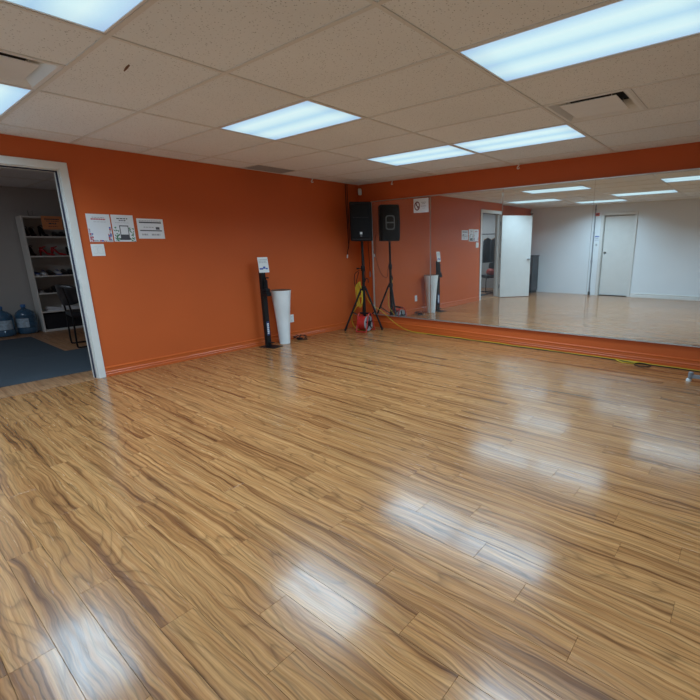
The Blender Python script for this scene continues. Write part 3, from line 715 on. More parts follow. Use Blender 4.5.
# black lead looped on the stand
tag(MB().tube(spline([(SX-0.045, SY-0.045, 0.99), (SX-0.10, SY-0.09, 0.93), (SX-0.11, SY-0.095, 0.80), (SX-0.10, SY-0.085, 0.72), (SX-0.085, SY-0.07, 0.83), (SX-0.05, SY-0.05, 0.965)], 6), 0.006, 6).build('stand_lead', 'black'), 'black lead looped over the knob of the loudspeaker stand', 'cable')
# ---- yellow extension cord: hank on the stand and a run along the mirror wall
t = thing('extension_cord', 'yellow extension cord hung on the loudspeaker stand and run along the mirror wall', 'cord', (0, 0, 0))
m = MB(); rr = random.Random(5)
for i in range(7):
    a = rr.uniform(-0.03, 0.03); b = rr.uniform(0, 0.03); zt = 0.79+rr.uniform(-0.03, 0.02); zb = 0.47+rr.uniform(-0.10, 0.10)
    cx, cy = SX-0.055+a*0.8, SY-0.055+a*0.8
    wdt = rr.uniform(0.012, 0.040)
    m.tube(spline([(SX-0.04, SY-0.05-b, zt), (cx-wdt, cy-wdt, zt-0.07), (cx-wdt*1.2, cy-wdt*0.8, (zt+zb)/2), (cx-wdt*0.4, cy-wdt*0.6, zb), (cx+wdt*0.8, cy+wdt*0.2, zb+0.03), (cx+wdt, cy+wdt*0.4, (zt+zb)/2), (SX-0.03, SY-0.045-b, zt-0.03)], 5, True), 0.0055, 5, True)
m.build('hank', 'yellow', t)
run = [(SX-0.03, SY+0.05, 0.62), (SX+0.02, SY+0.10, 0.47), (0.46, -0.19, 0.38), (0.56, -0.13, 0.31), (0.70, -0.10, 0.20), (0.86, -0.085, 0.10), (1.04, -0.075, 0.03), (1.22, -0.07, 0.008)]
x = 1.2
rr = random.Random(9)
while x < 6.2:
    x += 0.22; run.append((x, -0.055+rr.uniform(-0.022, 0.018), 0.0055))
MB().tube(spline(run, 5), 0.0048, 6).build('lead', 'yellow', t, smooth=True)
MB().tube(spline([(0.31, -0.44, 0.42), (0.235, -0.50, 0.25), (0.20, -0.46, 0.10), (0.25, -0.42, 0.01), (0.33, -0.40, 0.006), (0.42, -0.36, 0.006)], 6), 0.0055, 6).build('tail', 'yellow', t)
pts = [(4.44+0.10*math.cos(a)+0.05*math.sin(2*a), -0.135+0.055*math.sin(a), 0.012+0.006*math.sin(3*a)) for a in [2*math.pi*i/24*2 for i in range(25)]]
MB().tube(pts, 0.006, 6).build('loose_loop', 'yellow', t)
t = thing('black_cable', 'thin black cable lying along the orange baseboard under the mirrors', 'cable', (0, 0, 0))
rr = random.Random(3); run = [(1.5+i*0.3, -0.088+rr.uniform(-0.012, 0.006)-(0.02 if i > 9 else 0), 0.0045) for i in range(16)]
MB().tube(spline(run, 5), 0.0045, 6).build('lead', 'black', t)
pts = [(4.62+0.085*math.cos(a), -0.190+0.075*math.sin(a), 0.008+0.004*(i % 2)) for i, a in enumerate([2*math.pi*i/20*1.9 for i in range(21)])]
MB().tube(spline(pts, 2), 0.005, 6).build('coil', 'black', t)

# ---- red cable reel on the floor between the legs
RC = Vector((0.485, -0.445, 0.0))
t = thing('cable_reel', 'red and grey cable reel on the floor between the stand legs', 'cable reel', tuple(RC), math.radians(12))
t.scale = (1.12, 1.12, 1.12)
# axle runs along local x; +x side faces the camera
m = MB()
def disc(m, x0, x1, r, z=0.125, n=28):
    m.loft([[(x, r*math.cos(2*math.pi*j/n), z+r*math.sin(2*math.pi*j/n)) for j in range(n)] for x in (x0, x1)])
disc(m, -0.075, -0.065, 0.112); m.build('rear_flange', 'red', t)
m = MB(); disc(m, -0.065, 0.045, 0.098); m.build('wound_cable', 'red', t)
m = MB(); disc(m, 0.045, 0.060, 0.112); ff = m.build('front_flange', 'reel_grey', t)
m = MB(); disc(m, 0.060, 0.072, 0.04); m.build('hub', 'black', ff)
for j in range(5):
    a = 2*math.pi*j/5+0.3
    MB().tube([(0.063, 0.04*math.cos(a), 0.125+0.04*math.sin(a)), (0.063, 0.095*math.cos(a), 0.125+0.095*math.sin(a))], 0.009, 6).build('spoke', 'black', ff)
m = MB()
for x in (-0.088, 0.080):
    m.tube(spline([(x, -0.12, 0.010), (x, -0.085, 0.12), (x, -0.05, 0.245), (x, 0.0, 0.268), (x, 0.05, 0.245), (x, 0.085, 0.12), (x, 0.12, 0.010)], 5), 0.009, 6)
m.tube([(-0.088, -0.12, 0.010), (0.080, -0.12, 0.010)], 0.009, 6).tube([(-0.088, 0.12, 0.010), (0.080, 0.12, 0.010)], 0.009, 6)
m.build('frame', 'red', t)
MB().tube([(-0.095, 0, 0.268), (0.088, 0, 0.268)], 0.014, 8).build('handle', 'black', t)

# ---- sign on the mirror
t = thing('mirror_sign', 'white sign with a dark red round emblem stuck on the mirror', 'sign', (1.335, -0.0265, 1.862), math.radians(0))
MB().box(-0.140, 0.140, -0.0025, 0, 0, 0.205).build('sheet', 'paper', t)
m = MB()
n = 28
ringp = lambda r, y: [(-0.072+r*0.82*math.cos(2*math.pi*j/n), y, 0.098+r*math.sin(2*math.pi*j/n)) for j in range(n)]
m.loft([ringp(0.066, -0.0025), ringp(0.066, -0.0031), ringp(0.049, -0.0031), ringp(0.049, -0.0025)], cap=False)
m.add([(-0.11, -0.0032, 0.14), (-0.10, -0.0032, 0.146), (-0.034, -0.0032, 0.058), (-0.044, -0.0032, 0.05)], [(0, 1, 2, 3)]); m.build('emblem_ring', 'ink_maroon', t)
m = MB().box(-0.098, -0.078, -0.0030, -0.0025, 0.10, 0.14).box(-0.068, -0.042, -0.0030, -0.0025, 0.066, 0.098); m.build('emblem_figure', 'ink', t)
m = MB(); words(m, 0.005, 0.10, 0.140, 0.012, 0.0025, 31); words(m, 0.02, 0.085, 0.120, 0.012, 0.0025, 32); words(m, 0.005, 0.10, 0.086, 0.012, 0.0025, 33); words(m, 0.03, 0.075, 0.058, 0.007, 0.0025, 34); m.build('printed_text', 'ink_grey', t)

# ---- motion sensor in the corner and small ceiling clips
t = thing('motion_sensor', 'small white motion sensor up in the corner above the loudspeaker', 'sensor', (0.066, -0.034, 2.205), math.radians(45))
MB().loft([[(-0.030+g, -0.025+g, z), (0.030-g, -0.025+g, z), (0.030-g, 0.02, z), (-0.030+g, 0.02, z)] for z, g in ((0, 0.012), (0.012, 0.0), (0.085, 0.0), (0.105, 0.010))]).build('housing', 'white_plastic', t)
MB().loft([[(-0.02+g, -0.031+g, z), (0.02-g, -0.031+g, z), (0.02-g, -0.024, z), (-0.02+g, -0.024, z)] for z, g in ((0.02, 0.004), (0.028, 0), (0.055, 0), (0.062, 0.004))]).build('lens', 'white_metal', t)
def clip(loc, rz, lab):
    t = thing('ceiling_clip', lab, 'clip', loc, rz)
    MB().box(-0.014, 0.014, -0.012, 0.012, -0.008, 0).build('pad', 'white_plastic', t)
    MB().tube(spline([(0, 0, -0.006), (0.004, 0, -0.024), (-0.012, 0, -0.038), (-0.018, 0, -0.055), (-0.004, 0, -0.062), (0.016, 0, -0.052)], 4), 0.0065, 6).build('hook', 'white_plastic', t)
CZ = H-0.0022
clip((0.05, -1.02, CZ), LWR, 'small white hook under the ceiling edge along the wall with the notices')
clip((0.80, -0.06, CZ), 0, 'small white hook under the ceiling edge above the corner mirror')
clip((2.93, -0.09, CZ), 0, 'small white hook under the ceiling edge above the mirrored open door')
# security sensor near the far corner
t = thing('corner_sensor', 'small dark sensor high up where orange and white walls meet', 'sensor', (0.05, YF+0.05, 2.24))
MB().box(-0.035, 0.035, -0.03, 0.03, 0, 0.05).build('housing', 'white_plastic', t, bevel=0.006)
MB().lathe([(0.03, 0.0), (0.028, -0.02), (0.015, -0.034), (0.002, -0.038)], 12).build('dome', 'black', t, smooth=True)

# ---- grey base bar with a foot, at the edge of view on the floor
t = thing('rack_stand', 'grey metal rack base bar on small pale feet near the mirrors', 'rack', (5.13, -0.55, 0))
MB().loft([[(0.0, -0.018, 0.040), (0.0, 0.018, 0.040), (0.0, 0.018, 0.070), (0.0, -0.018, 0.070)], [(0.75, -0.018, 0.040), (0.75, 0.018, 0.040), (0.75, 0.018, 0.085), (0.75, -0.018, 0.085)]]).build('base_bar', 'steel_grey', t)
for x in (0.0, 0.72):
    MB().lathe([(0.022, 0.03), (0.024, 0.034), (0.024, 0.092), (0.018, 0.098)], 14, (x, 0, 0)).build('end_cap', 'steel_grey', t, smooth=True)
    MB().lathe([(0.024, 0.0), (0.026, 0.006), (0.022, 0.024), (0.010, 0.032)], 14, (x-0.012 if x == 0 else x, 0, 0)).build('foot', 'white_plastic', t, smooth=True)
MB().cyl((0.62, 0, 0.08), (0.62, 0, 1.45), 0.018, 12).build('upright', 'steel_grey', t, smooth=True)
MB().cyl((0.62, -0.35, 1.45), (0.62, 0.30, 1.45), 0.015, 12).build('top_bar', 'steel_grey', t, smooth=True)
MB().box(0.60, 0.64, -0.32, -0.02, 0.042, 0.074).box(0.60, 0.64, 0.02, 0.32, 0.042, 0.074).box(0.605, 0.635, -0.31, -0.29, 0, 0.042).box(0.605, 0.635, 0.29, 0.31, 0, 0.042).build('cross_foot', 'steel_grey', t)

# ---- things on the far white wall (seen in the mirrors)
t = thing('wall_notice', 'small white notice with a dark heading beside the closed white door', 'notice', (1.985, YF+0.001, 1.43), math.radians(180))
MB().box(-0.06, 0.06, -0.002, 0, 0, 0.15).build('sheet', 'paper', t)
MB().box(-0.055, 0.055, -0.0026, -0.002, 0.118, 0.143).build('heading_bar', 'ink_blue', t)
m = MB(); words(m, -0.04, 0.04, 0.075, 0.025, 0.002, 41); words(m, -0.05, 0.05, 0.03, 0.018, 0.002, 42); m.build('printed_text', 'ink_grey', t)
t = thing('light_switch', 'small light switch below the notice by the closed white door', 'light switch', (1.985, YF+0.0006, 1.29), math.radians(180))
MB().box(-0.036, 0.036, -0.006, 0, 0, 0.115).build('plate', 'white_plastic', t, bevel=0.002)
MB().box(-0.02, 0.02, -0.012, -0.006, 0.03, 0.075).build('toggle', 'ink_grey', t)
t = thing('alarm_sounder', 'small orange red alarm box high beside the closed white door', 'alarm', (1.955, YF+0.001, 2.09), math.radians(180))
MB().box(-0.05, 0.05, -0.03, 0, 0, 0.075).build('housing', 'label_orange', t, bevel=0.006)
MB().box(-0.03, 0.03, -0.0315, -0.029, 0.02, 0.055).build('sounder_slots', 'ink_maroon', t)
t = thing('wall_conduit', 'thin grey conduit running floor to ceiling beside the closed white door', 'conduit', (1.90, YF+0.016, 0))
MB().cyl((0, 0, 0.001), (0, 0, H-0.003), 0.013, 10).build('pipe', 'steel_grey', t, smooth=True)
for z in (0.15, 0.9, 1.65, 2.25): MB().box(-0.022, 0.022, -0.0155, 0.015, z, z+0.02).build('strap', 'steel_grey', t)
MB().bbox(-0.025, 0.025, -0.0155, 0.022, 0, 0.09, 0.004).build('foot_box', 'black', t)
# charcoal cabinet behind the open door
t = thing('cabinet', 'charcoal cabinet standing in the corner behind the open white door', 'cabinet', (0.04, YF+0.05, 0))
MB().box(0, 0.29, 0, 0.42, 0.06, 1.04).build('carcass', 'dark_grey', t)
MB().box(-0.01, 0.31, -0.01, 0.45, 1.04, 1.065).build('top', 'dark_grey', t, bevel=0.003)
dd = MB().box(0.006, 0.284, 0.4205, 0.438, 0.07, 1.03).build('door', 'dark_grey', t, bevel=0.002)
MB().tube([(0.25, 0.452, 0.55), (0.25, 0.452, 0.70)], 0.006, 8).cyl((0.25, 0.438, 0.56), (0.25, 0.452, 0.56), 0.005, 6).cyl((0.25, 0.438, 0.69), (0.25, 0.452, 0.69), 0.005, 6).build('handle', 'steel', dd)
MB().box(0.02, 0.27, 0.02, 0.39, 0, 0.06).build('plinth', 'black', t)

# ================================================================== THE CHANGING ROOM
struct(MB().box(R2X, -WT, R2Y0, R2Y1, -0.06, -0.002).build('floor_2', 'floor2'))
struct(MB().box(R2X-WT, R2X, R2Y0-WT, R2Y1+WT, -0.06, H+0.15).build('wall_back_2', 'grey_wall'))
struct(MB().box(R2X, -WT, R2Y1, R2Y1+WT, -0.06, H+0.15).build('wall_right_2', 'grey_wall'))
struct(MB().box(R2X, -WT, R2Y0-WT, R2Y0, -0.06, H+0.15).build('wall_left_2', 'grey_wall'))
c2 = struct(MB().box(R2X, -WT, R2Y0, R2Y1, H+0.09, H+0.15).build('ceiling_2', 'white_metal'))
x2 = [R2X]+[-WT-0.55-2*T*k for k in (2, 1, 0)]+[-WT]
y2 = sorted([R2Y1]+[R2Y1-0.4-T*k for k in range(7)]+[R2Y0])
for i in range(len(x2)-1):
    for j in range(len(y2)-1): tile(x2[i], x2[i+1], y2[j], y2[j+1], c2)
for x in x2[1:-1]: tee(R2Y0, R2Y1, 'y', x, 'main_tee', c2)
for y in y2[1:-1]:
    for i in range(len(x2)-1): tee(x2[i]+TB, x2[i+1]-TB, 'x', y, 'cross_tee', c2)
t = thing('ceiling_light', 'dim ceiling panel in the changing room beyond the doorway', 'ceiling light', (-1.70, -5.95, H-0.004))
MB().box(-0.58, 0.58, -0.28, 0.28, -0.012, 0.0).build('diffuser', 'diffuser_dim', t)
fr = MB()
for q in ((-0.60, 0.60, -0.30, -0.2805), (-0.60, 0.60, 0.2805, 0.30), (-0.60, -0.5805, -0.2805, 0.2805), (0.5805, 0.60, -0.2805, 0.2805)): fr.box(*q, -0.016, 0.0)
fr.build('frame', 'white_metal', t)
ld = bpy.data.lights.new('tube_light', 'AREA'); ld.shape = 'RECTANGLE'; ld.size = 1.1; ld.size_y = 0.5; ld.energy = ROOM2_W; ld.color = (0.72, 0.86, 1.0)
lo = bpy.data.objects.new('tube_light', ld); COL.objects.link(lo); lo.parent = t; lo.location = (0, 0, -0.018)
t = thing('carpet_mat', 'slate carpet mat on the floor just inside the doorway', 'mat', (-1.19, -4.55, -0.002))
MB().bbox(-0.735, 0.735, -0.80, 1.0, 0, 0.008, 0.003).build('pile', 'carpet', t)
t = thing('carpet_mat', 'slate carpet mat in front of the water jugs and shoe shelf', 'mat', (-2.80, -4.75, -0.002))
MB().bbox(-0.86, 0.87, -0.6, 0.84, 0, 0.008, 0.003).build('pile', 'carpet', t)

# ---- shoe shelf
SFX, SY0, SWD, SDP, SHT = -4.0, -3.65, 0.86, 0.32, 1.905
t = thing('shoe_shelf', 'tall white bookshelf full of dance shoes', 'shelf', (SFX, SY0, -0.002))
LV = [0.036, 0.343, 0.656, 0.945, 1.270, 1.588]      # top faces of the boards
MB().box(-SDP, 0, 0, 0.022, 0, SHT).build('side_panel', 'shelf', t)
MB().box(-SDP, 0, SWD-0.022, SWD, 0, SHT).build('side_panel', 'shelf', t)
MB().box(-SDP, 0, 0.022, SWD-0.022, SHT-0.022, SHT-0.001).build('top_board', 'shelf', t)
MB().box(-SDP-0.006, -SDP, 0, SWD, 0.01, SHT).build('back_panel', 'shelf_back', t)
for z in LV: MB().box(-SDP+0.001, -0.004, 0.0225, SWD-0.0225, z-0.020, z).build('shelf_board', 'shelf', t)
MB().box(-0.03, -0.012, 0.0225, SWD-0.0225, 0.0, 0.0155).build('plinth', 'shelf', t)
Z0 = -0.002
# metal hooks over the top
for k, y in enumerate((0.13, 0.60)):
    m = MB()
    for dy in (0, 0.06): m.tube([(-0.02, dy, 0.004), (-0.02, dy, 0.085), (-0.06, dy, 0.085), (-0.06, dy, 0.004)], 0.006, 6)
    m.tube([(-0.02, 0, 0.004), (-0.02, 0.06, 0.004)], 0.005, 6)
    o = m.build('shelf_bracket', 'steel'); o.location = (SFX-0.05, SY0+y, Z0+SHT+0.0015)
    tag(o, ('small bent wire bracket on the shoe shelf above the strappy heels', 'small bent wire bracket on the shoe shelf above the orange sign')[k], 'bracket', 'wire brackets on the shoe shelf')
# orange card
t = thing('shelf_sign', 'orange paper sign with dark print taped to the top of the shoe shelf', 'sign', (SFX+0.001, SY0+0.40, Z0+1.70), LWR)
MB().box(-0.14, 0.14, -0.0015, 0, 0, 0.215).build('sheet', 'orange_card', t)
m = MB(); words(m, -0.10, 0.10, 0.155, 0.018, 0.0015, 51, (0.012, 0.02), 0.004); words(m, -0.05, 0.05, 0.085, 0.022, 0.0015, 52, (0.02, 0.04), 0.01); m.build('printed_text', 'ink', t)
m = MB(); words(m, -0.08, 0.09, 0.130, 0.009, 0.0015, 53); words(m, -0.06, 0.06, 0.045, 0.008, 0.0015, 54); m.build('printed_text', 'ink_maroon', t)

# shoes: toe toward local +x, heel at the origin end
def ring_shoe(x, hw_, z0, z1):
    n = 10; return [(x, hw_*math.cos(2*math.pi*j/n), (z0+z1)/2+(z1-z0)/2*math.sin(2*math.pi*j/n)) for j in range(n)]
def heel_shoe(lab, mat, loc, rz, group, hh=0.075, strap=True):
    t = thing('heeled_shoe', lab, 'shoe', loc, rz, group)
    up = [ring_shoe(0.0, 0.012, hh, hh+0.055), ring_shoe(0.02, 0.028, hh-0.008, hh+0.06), ring_shoe(0.06, 0.026, hh-0.022, hh+0.030), ring_shoe(0.11, 0.028, 0.016, 0.050), ring_shoe(0.15, 0.037, 0.004, 0.042), ring_shoe(0.19, 0.032, 0.003, 0.032), ring_shoe(0.215, 0.010, 0.004, 0.018)]
    MB().loft(up).build('upper', mat, t, smooth=True)
    MB().loft([[(x, y, z) for x, y in ((-0.004*f, -0.014*f), (0.03*f, -0.016*f), (0.03*f, 0.016*f), (-0.004*f, 0.014*f))] for z, f in ((0.0, 0.55), (0.03, 0.55), (hh+0.008, 1.1))]).build('heel', mat, t)
    if strap: MB().tube(spline([(0.03, -0.03, hh+0.045), (0.075, -0.026, hh+0.06), (0.09, 0, hh+0.068), (0.075, 0.026, hh+0.06), (0.03, 0.03, hh+0.045)], 4), 0.005, 5).build('strap', mat, t)
    return t
def flat_shoe(lab, mat, loc, rz, group, sole='sole', hi=0.085, laces=None):
    t = thing('flat_shoe', lab, 'shoe', loc, rz, group)
    up = [ring_shoe(0.0, 0.024, 0.018, hi-0.01), ring_shoe(0.03, 0.036, 0.012, hi), ring_shoe(0.09, 0.036, 0.012, hi-0.010), ring_shoe(0.14, 0.040, 0.012, 0.062), ring_shoe(0.20, 0.043, 0.012, 0.050), ring_shoe(0.245, 0.034, 0.012, 0.040), ring_shoe(0.268, 0.010, 0.014, 0.026)]
    MB().loft(up).build('upper', mat, t, smooth=True)
    ol = [(-0.004, 0.02), (0.03, 0.038), (0.09, 0.037), (0.19, 0.046), (0.245, 0.036), (0.272, 0.01)]
    MB().prism([(x, -y) for x, y in ol]+[(x, y) for x, y in reversed(ol)], 0.0, 0.02).build('sole', sole, t)
    if laces:
        m = MB()
        for k in range(4): m.tube([(0.10+0.022*k, -0.018, 0.082-0.006*k), (0.10+0.022*k, 0, 0.092-0.008*k), (0.10+0.022*k, 0.018, 0.082-0.006*k)], 0.003, 5)
        m.build('laces', laces, t)
    return t
def put(y, lv, depth=-0.30): return (SFX+depth, SY0+y, Z0+LV[lv]+0.0012)
R = math.radians
# top shelf: black heels
for y in (0.075, 0.16): heel_shoe('black strappy heeled shoe at the open end of the top shelf', 'sh_black', put(y, 5), R(0), 'black heels on the top shelf', 0.085)
heel_shoe('tall black heeled shoe standing beside the strappy pair on the top shelf', 'sh_black', put(0.26, 5, -0.24), R(15), None, 0.11)
for y in (0.46, 0.56, 0.66, 0.76): flat_shoe('low black dance shoe behind the orange sign on the top shelf', 'sh_black', put(y, 5), 0, 'low black shoes on the top shelf', 'sh_black', 0.09)
# second shelf
heel_shoe('single dark heeled shoe beside the red heels on the second shelf', 'sh_black', put(0.085, 4), R(6), None, 0.10)
for y, a in ((0.20, 50), (0.36, 50)): heel_shoe('bright red heeled shoe on the second shelf', 'sh_red', put(y, 4, -0.20), R(a), 'red heels on the second shelf', 0.085)
for y in (0.60, 0.68): heel_shoe('dark heeled shoe next to the red heels, toward the door jamb', 'sh_black', put(y, 4, -0.28), R(10), 'dark heels on the second shelf', 0.085)
heel_shoe('crimson trimmed heel at the far end of the second shelf', 'sh_red', put(0.78, 4, -0.28), R(5), None, 0.08)
# third shelf
flat_shoe('blue and white trainer at the open end of the third shelf', 'sh_blue', put(0.080, 3), 0, None, 'sh_white', 0.085, 'sh_white')
flat_shoe('white trainer with blue laces on the third shelf', 'sh_white', put(0.180, 3), 0, None, 'sole', 0.08, 'sh_blue')
flat_shoe('rounded black shoe between the two white trainers on the third shelf', 'sh_black', put(0.280, 3), 0, None, 'sh_black', 0.09)
flat_shoe('pale blue soled trainer beside the rounded black shoe on the third shelf', 'sh_white', put(0.380, 3), 0, None, 'sh_blue', 0.075, 'sh_blue')
flat_shoe('black lace-up shoe between the pale trainer and another black one, third shelf', 'sh_black', put(0.480, 3), 0, 'black lace-up shoes on the third shelf', 'sh_black', 0.095)
flat_shoe('black lace-up shoe standing against the brown shoes, third shelf', 'sh_black', put(0.580, 3), 0, 'black lace-up shoes on the third shelf', 'sh_black', 0.095)
flat_shoe('tan brown leather shoe against the black lace-up pair, third shelf', 'sh_brown', put(0.680, 3), 0, 'brown shoes on the third shelf', 'sh_black', 0.095)
flat_shoe('tan brown leather shoe against the shelf side panel, third shelf', 'sh_brown', put(0.780, 3), 0, 'brown shoes on the third shelf', 'sh_black', 0.095)
# fourth shelf
flat_shoe('pale grey trainer at the open end of the fourth shelf', 'sh_grey', put(0.085, 2), 0, None, 'sole', 0.095, 'sh_white')
flat_shoe('flat black slipper beside the pale grey trainer on the fourth shelf', 'sh_black', put(0.19, 2, -0.28), 0, None, 'sh_black', 0.045)
flat_shoe('tall black shoe beside the flat slipper on the fourth shelf', 'sh_black', put(0.30, 2), 0, 'tall black shoes on the fourth shelf', 'sh_black', 0.11)
flat_shoe('tall black shoe beside the low black ones on the fourth shelf', 'sh_black', put(0.41, 2), 0, 'tall black shoes on the fourth shelf', 'sh_black', 0.11)
for y in (0.55, 0.65, 0.76): flat_shoe('low black shoe behind the chair back on the fourth shelf', 'sh_black', put(y, 2), 0, 'low black shoes on the fourth shelf', 'sh_black', 0.085)
# fifth shelf: white shoes
for y, a in ((0.10, 70), (0.33, 78)): flat_shoe('white canvas shoe lying sideways on the fifth shelf', 'sh_white', put(y, 1, -0.14), R(a), 'white shoes on the fifth shelf', 'sh_white', 0.08)
# bottom: black storage bin
t = thing('storage_box', 'black fabric storage box filling the bottom of the shoe shelf', 'box', (SFX-0.16, SY0+SWD/2, Z0+LV[0]+0.001))
MB().loft([[(sx*(0.135+g), sy*(0.375+g), z) for sx, sy in ((-1,-1),(1,-1),(1,1),(-1,1))] for z, g in ((0, 0), (0.255, 0.012), (0.255, 0.004), (0.05, -0.004))]).build('body', 'cloth_black', t)
MB().tube([(0.145, -0.05, 0.16), (0.156, -0.045, 0.15), (0.156, 0.045, 0.15), (0.145, 0.05, 0.16)], 0.008, 6).build('handle', 'black', t)

# ---- water jugs
def jug(loc, lab, rz):
    t = thing('water_jug', lab, 'water jug', loc, rz, 'blue water jugs')
    pr = [(0.10, 0.0), (0.128, 0.008), (0.135, 0.03), (0.135, 0.09), (0.131, 0.096), (0.131, 0.108), (0.135, 0.114), (0.135, 0.18), (0.131, 0.186), (0.131, 0.198), (0.135, 0.204), (0.135, 0.27), (0.131, 0.276), (0.131, 0.288), (0.134, 0.294), (0.132, 0.32), (0.115, 0.36), (0.075, 0.395), (0.036, 0.415), (0.029, 0.425), (0.029, 0.455)]
    MB().lathe(pr, 28).build('body', 'jug', t, smooth=True, auto=180)
    MB().lathe([(0.033, 0.44), (0.034, 0.445), (0.034, 0.482), (0.030, 0.487)], 18).build('cap', 'jug_cap', t, smooth=True)
    n = 28; m = MB()
    rings = [[(0.1362*math.cos(a), 0.1362*math.sin(a), z) for a in [-1.1+2.2*j/n for j in range(n+1)]] for z in (0.116, 0.265)]
    m.loft(rings, cap=False, closed=False); m.build('label_wrap', 'jug_label', t)
jug((-4.10, -4.135, Z0), 'blue plastic water jug farther from the shoe shelf', R(-20))
jug((-4.14, -3.835, Z0), 'blue plastic water jug touching distance from the shoe shelf', R(-60))

# ---- cantilever chair with a quilted back
def make_chair(lab, loc, rz):
    t = thing('visitor_chair', lab, 'chair', loc, rz)    # faces local +y, back at y = 0
    for sx in (-1, 1):
        MB().tube(spline([(sx*0.22, -0.02, 0.86), (sx*0.22, 0.02, 0.60), (sx*0.225, 0.03, 0.44), (sx*0.225, 0.02, 0.06), (sx*0.225, 0.05, 0.0125), (sx*0.225, 0.12, 0.0125), (sx*0.225, 0.46, 0.0125), (sx*0.225, 0.52, 0.03), (sx*0.225, 0.52, 0.40), (sx*0.225, 0.48, 0.44), (sx*0.225, 0.10, 0.44)], 5), 0.0115, 8).build('side_frame', 'black_metal', t, smooth=True)
    MB().cyl((-0.225, 0.45, 0.43), (0.225, 0.45, 0.43), 0.011, 8).cyl((-0.225, 0.08, 0.43), (0.225, 0.08, 0.43), 0.011, 8).build('cross_tube', 'black_metal', t)
    MB().loft([[(x, y, z) for x, y in ((-0.235+g, 0.02+g), (0.235-g, 0.02+g), (0.235-g, 0.50-g), (-0.235+g, 0.50-g))] for z, g in ((0.44, 0.012), (0.452, 0.0), (0.495, 0.0), (0.51, 0.02))]).build('seat', 'leather', t, bevel=0.008)
    # back: a barrel that wraps round the sitter, quilted in raised diamonds
    m = MB(); nx, nz = 30, 14; F = []; B = []
    for j in range(nz+1):
        v = j/nz
        for i in range(nx+1):
            u = i/nx*2-1; e = abs(u)**3
            z = 0.60+0.10*e+(0.29-0.16*e)*v
            q = 0.007*(abs(math.sin((u*4+v*2)*math.pi/2))+abs(math.sin((u*4-v*2)*math.pi/2))-1)
            a = u*math.radians(88); ro = 0.262+0.012*v+q; ri = 0.215+0.012*v-q
            edge = 1-0.5*max(0, (abs(2*v-1)-0.8)/0.2)**2
            rm = (ro+ri)/2; ro, ri = rm+(ro-rm)*edge, rm+(ri-rm)*edge
            B.append((ro*math.sin(a), 0.235-ro*math.cos(a)-0.03*v, z)); F.append((ri*math.sin(a), 0.235-ri*math.cos(a)-0.03*v, z))
    K = len(F); fs = []
    for j in range(nz):
        for i in range(nx):
            a = j*(nx+1)+i; fs += [(a, a+1, a+nx+2, a+nx+1), (K+a, K+a+nx+1, K+a+nx+2, K+a+1)]
    for j in range(nz):
        a = j*(nx+1); b = a+nx; fs += [(a, a+nx+1, K+a+nx+1, K+a), (b, K+b, K+b+nx+1, b+nx+1)]
    for i in range(nx):
        a = i; b = nz*(nx+1)+i; fs += [(a, K+a, K+a+1, a+1), (b, b+1, K+b+1, K+b)]
    m.add(F+B, fs); m.build('backrest', 'leather', t, smooth=True)
    return t
make_chair('black quilted visitor chair on a tube frame in front of the shoe shelf', (-2.22, -3.74, Z0), R(-6))

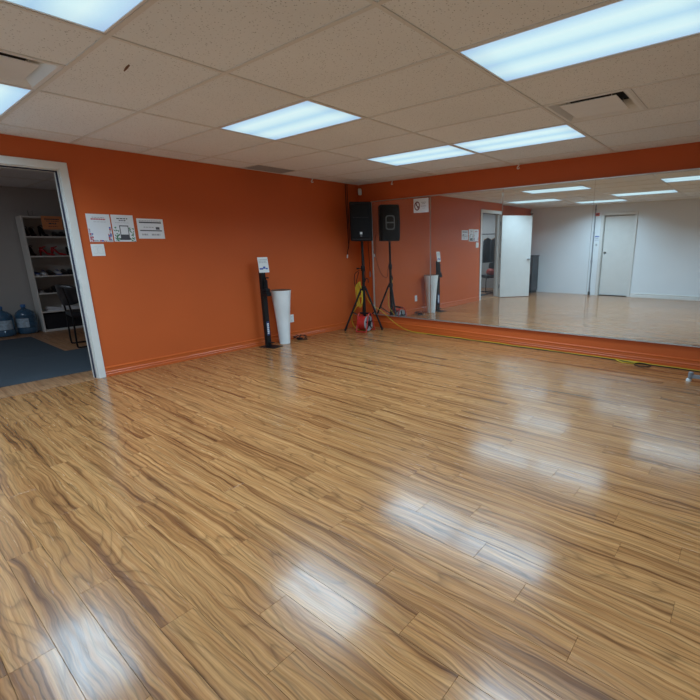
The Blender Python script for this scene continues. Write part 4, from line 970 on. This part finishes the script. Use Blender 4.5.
# ---- coat rail, coats and chair seen through the doorway in the mirror
t = thing('coat_rail', 'black metal coat rail in the changing room seen in the mirror', 'coat rail', (-0.95, -6.45, Z0))
MB().cyl((-0.75, 0, 1.66), (0.62, 0, 1.66), 0.014, 10).build('rail', 'black_metal', t, smooth=True)
for x in (-0.75, 0.62):
    MB().cyl((x, 0, 0.03), (x, 0, 1.675), 0.014, 10).build('post', 'black_metal', t, smooth=True)
    MB().cyl((x, -0.22, 0.016), (x, 0.22, 0.016), 0.015, 10).build('foot', 'black_metal', t, smooth=True)
def coat(x, lab, ln, wd, group):
    t = thing('hanging_coat', lab, 'coat', (-0.95+x, -6.45, Z0+1.645-ln-0.1), R(12), group)
    m = MB(); n = 16
    rings = []
    for k, (f, w_, d_) in enumerate(((0.0, 1.0, 0.055), (0.35, 0.95, 0.07), (0.7, 0.9, 0.08), (0.88, 0.85, 0.07), (0.96, 0.55, 0.045), (1.0, 0.16, 0.03))):
        rings.append([((d_+0.012*math.sin(6*a+k))*math.cos(a), wd*w_*math.sin(a), f*ln) for a in [2*math.pi*j/n for j in range(n)]])
    m.loft(rings); m.build('body', 'cloth_black', t, smooth=True)
    hg = MB().tube([(0.0, -wd*0.85, ln*0.93), (0, 0, ln*1.01), (0, wd*0.85, ln*0.93)], 0.010, 6).build('hanger', 'wood_hanger', t)
    MB().tube(spline([(0, 0, ln*1.0), (0, 0, ln+0.06), (0, 0.016, ln+0.085), (0, 0.0, ln+0.113), (0, -0.018, ln+0.10)], 4), 0.003, 5).build('hook', 'steel', hg)
for x in (-0.20, 0.05): coat(x, 'long black coat hanging on the coat rail', 0.72, 0.20, 'coats on the rail')
for x in (0.22, 0.33, 0.45, 0.56):
    t = thing('wooden_hanger', 'empty pale wooden hanger on the coat rail', 'hanger', (-0.95+x, -6.45, Z0+1.50), R(8), 'empty hangers on the coat rail')
    MB().tube(spline([(0, -0.2, 0.0), (0, -0.1, 0.035), (0, 0, 0.06), (0, 0.1, 0.035), (0, 0.2, 0.0)], 3), 0.012, 6).build('arms', 'wood_hanger', t)
    MB().tube(spline([(0, 0, 0.06), (0, 0, 0.13), (0, 0.018, 0.155), (0, 0, 0.178), (0, -0.018, 0.165)], 4), 0.003, 5).build('hook', 'steel', t)
make_chair('black chair carrying a red bag below the coat rail', (-0.55, -6.12, Z0), R(35))
t = thing('red_bag', 'slumped red bag on the chair below the coat rail', 'bag', (-0.70, -5.90, Z0+0.512), R(35))
m = MB(); n = 14
m.loft([[(w_*math.cos(a), d_*math.sin(a)+0.01*math.sin(3*a), z) for a in [2*math.pi*j/n for j in range(n)]] for w_, d_, z in ((0.15, 0.10, 0.0), (0.18, 0.13, 0.04), (0.175, 0.12, 0.10), (0.14, 0.09, 0.15), (0.08, 0.04, 0.17))]).build('body', 'cloth_red', t, smooth=True)
MB().tube(spline([(-0.09, 0, 0.15), (-0.05, 0.02, 0.22), (0.05, 0.02, 0.22), (0.09, 0, 0.15)], 5), 0.008, 6).build('handle', 'black', t)

for o in bpy.data.objects:
    if o.name.split('.')[0] in PRINT: o['kind'] = 'stuff'
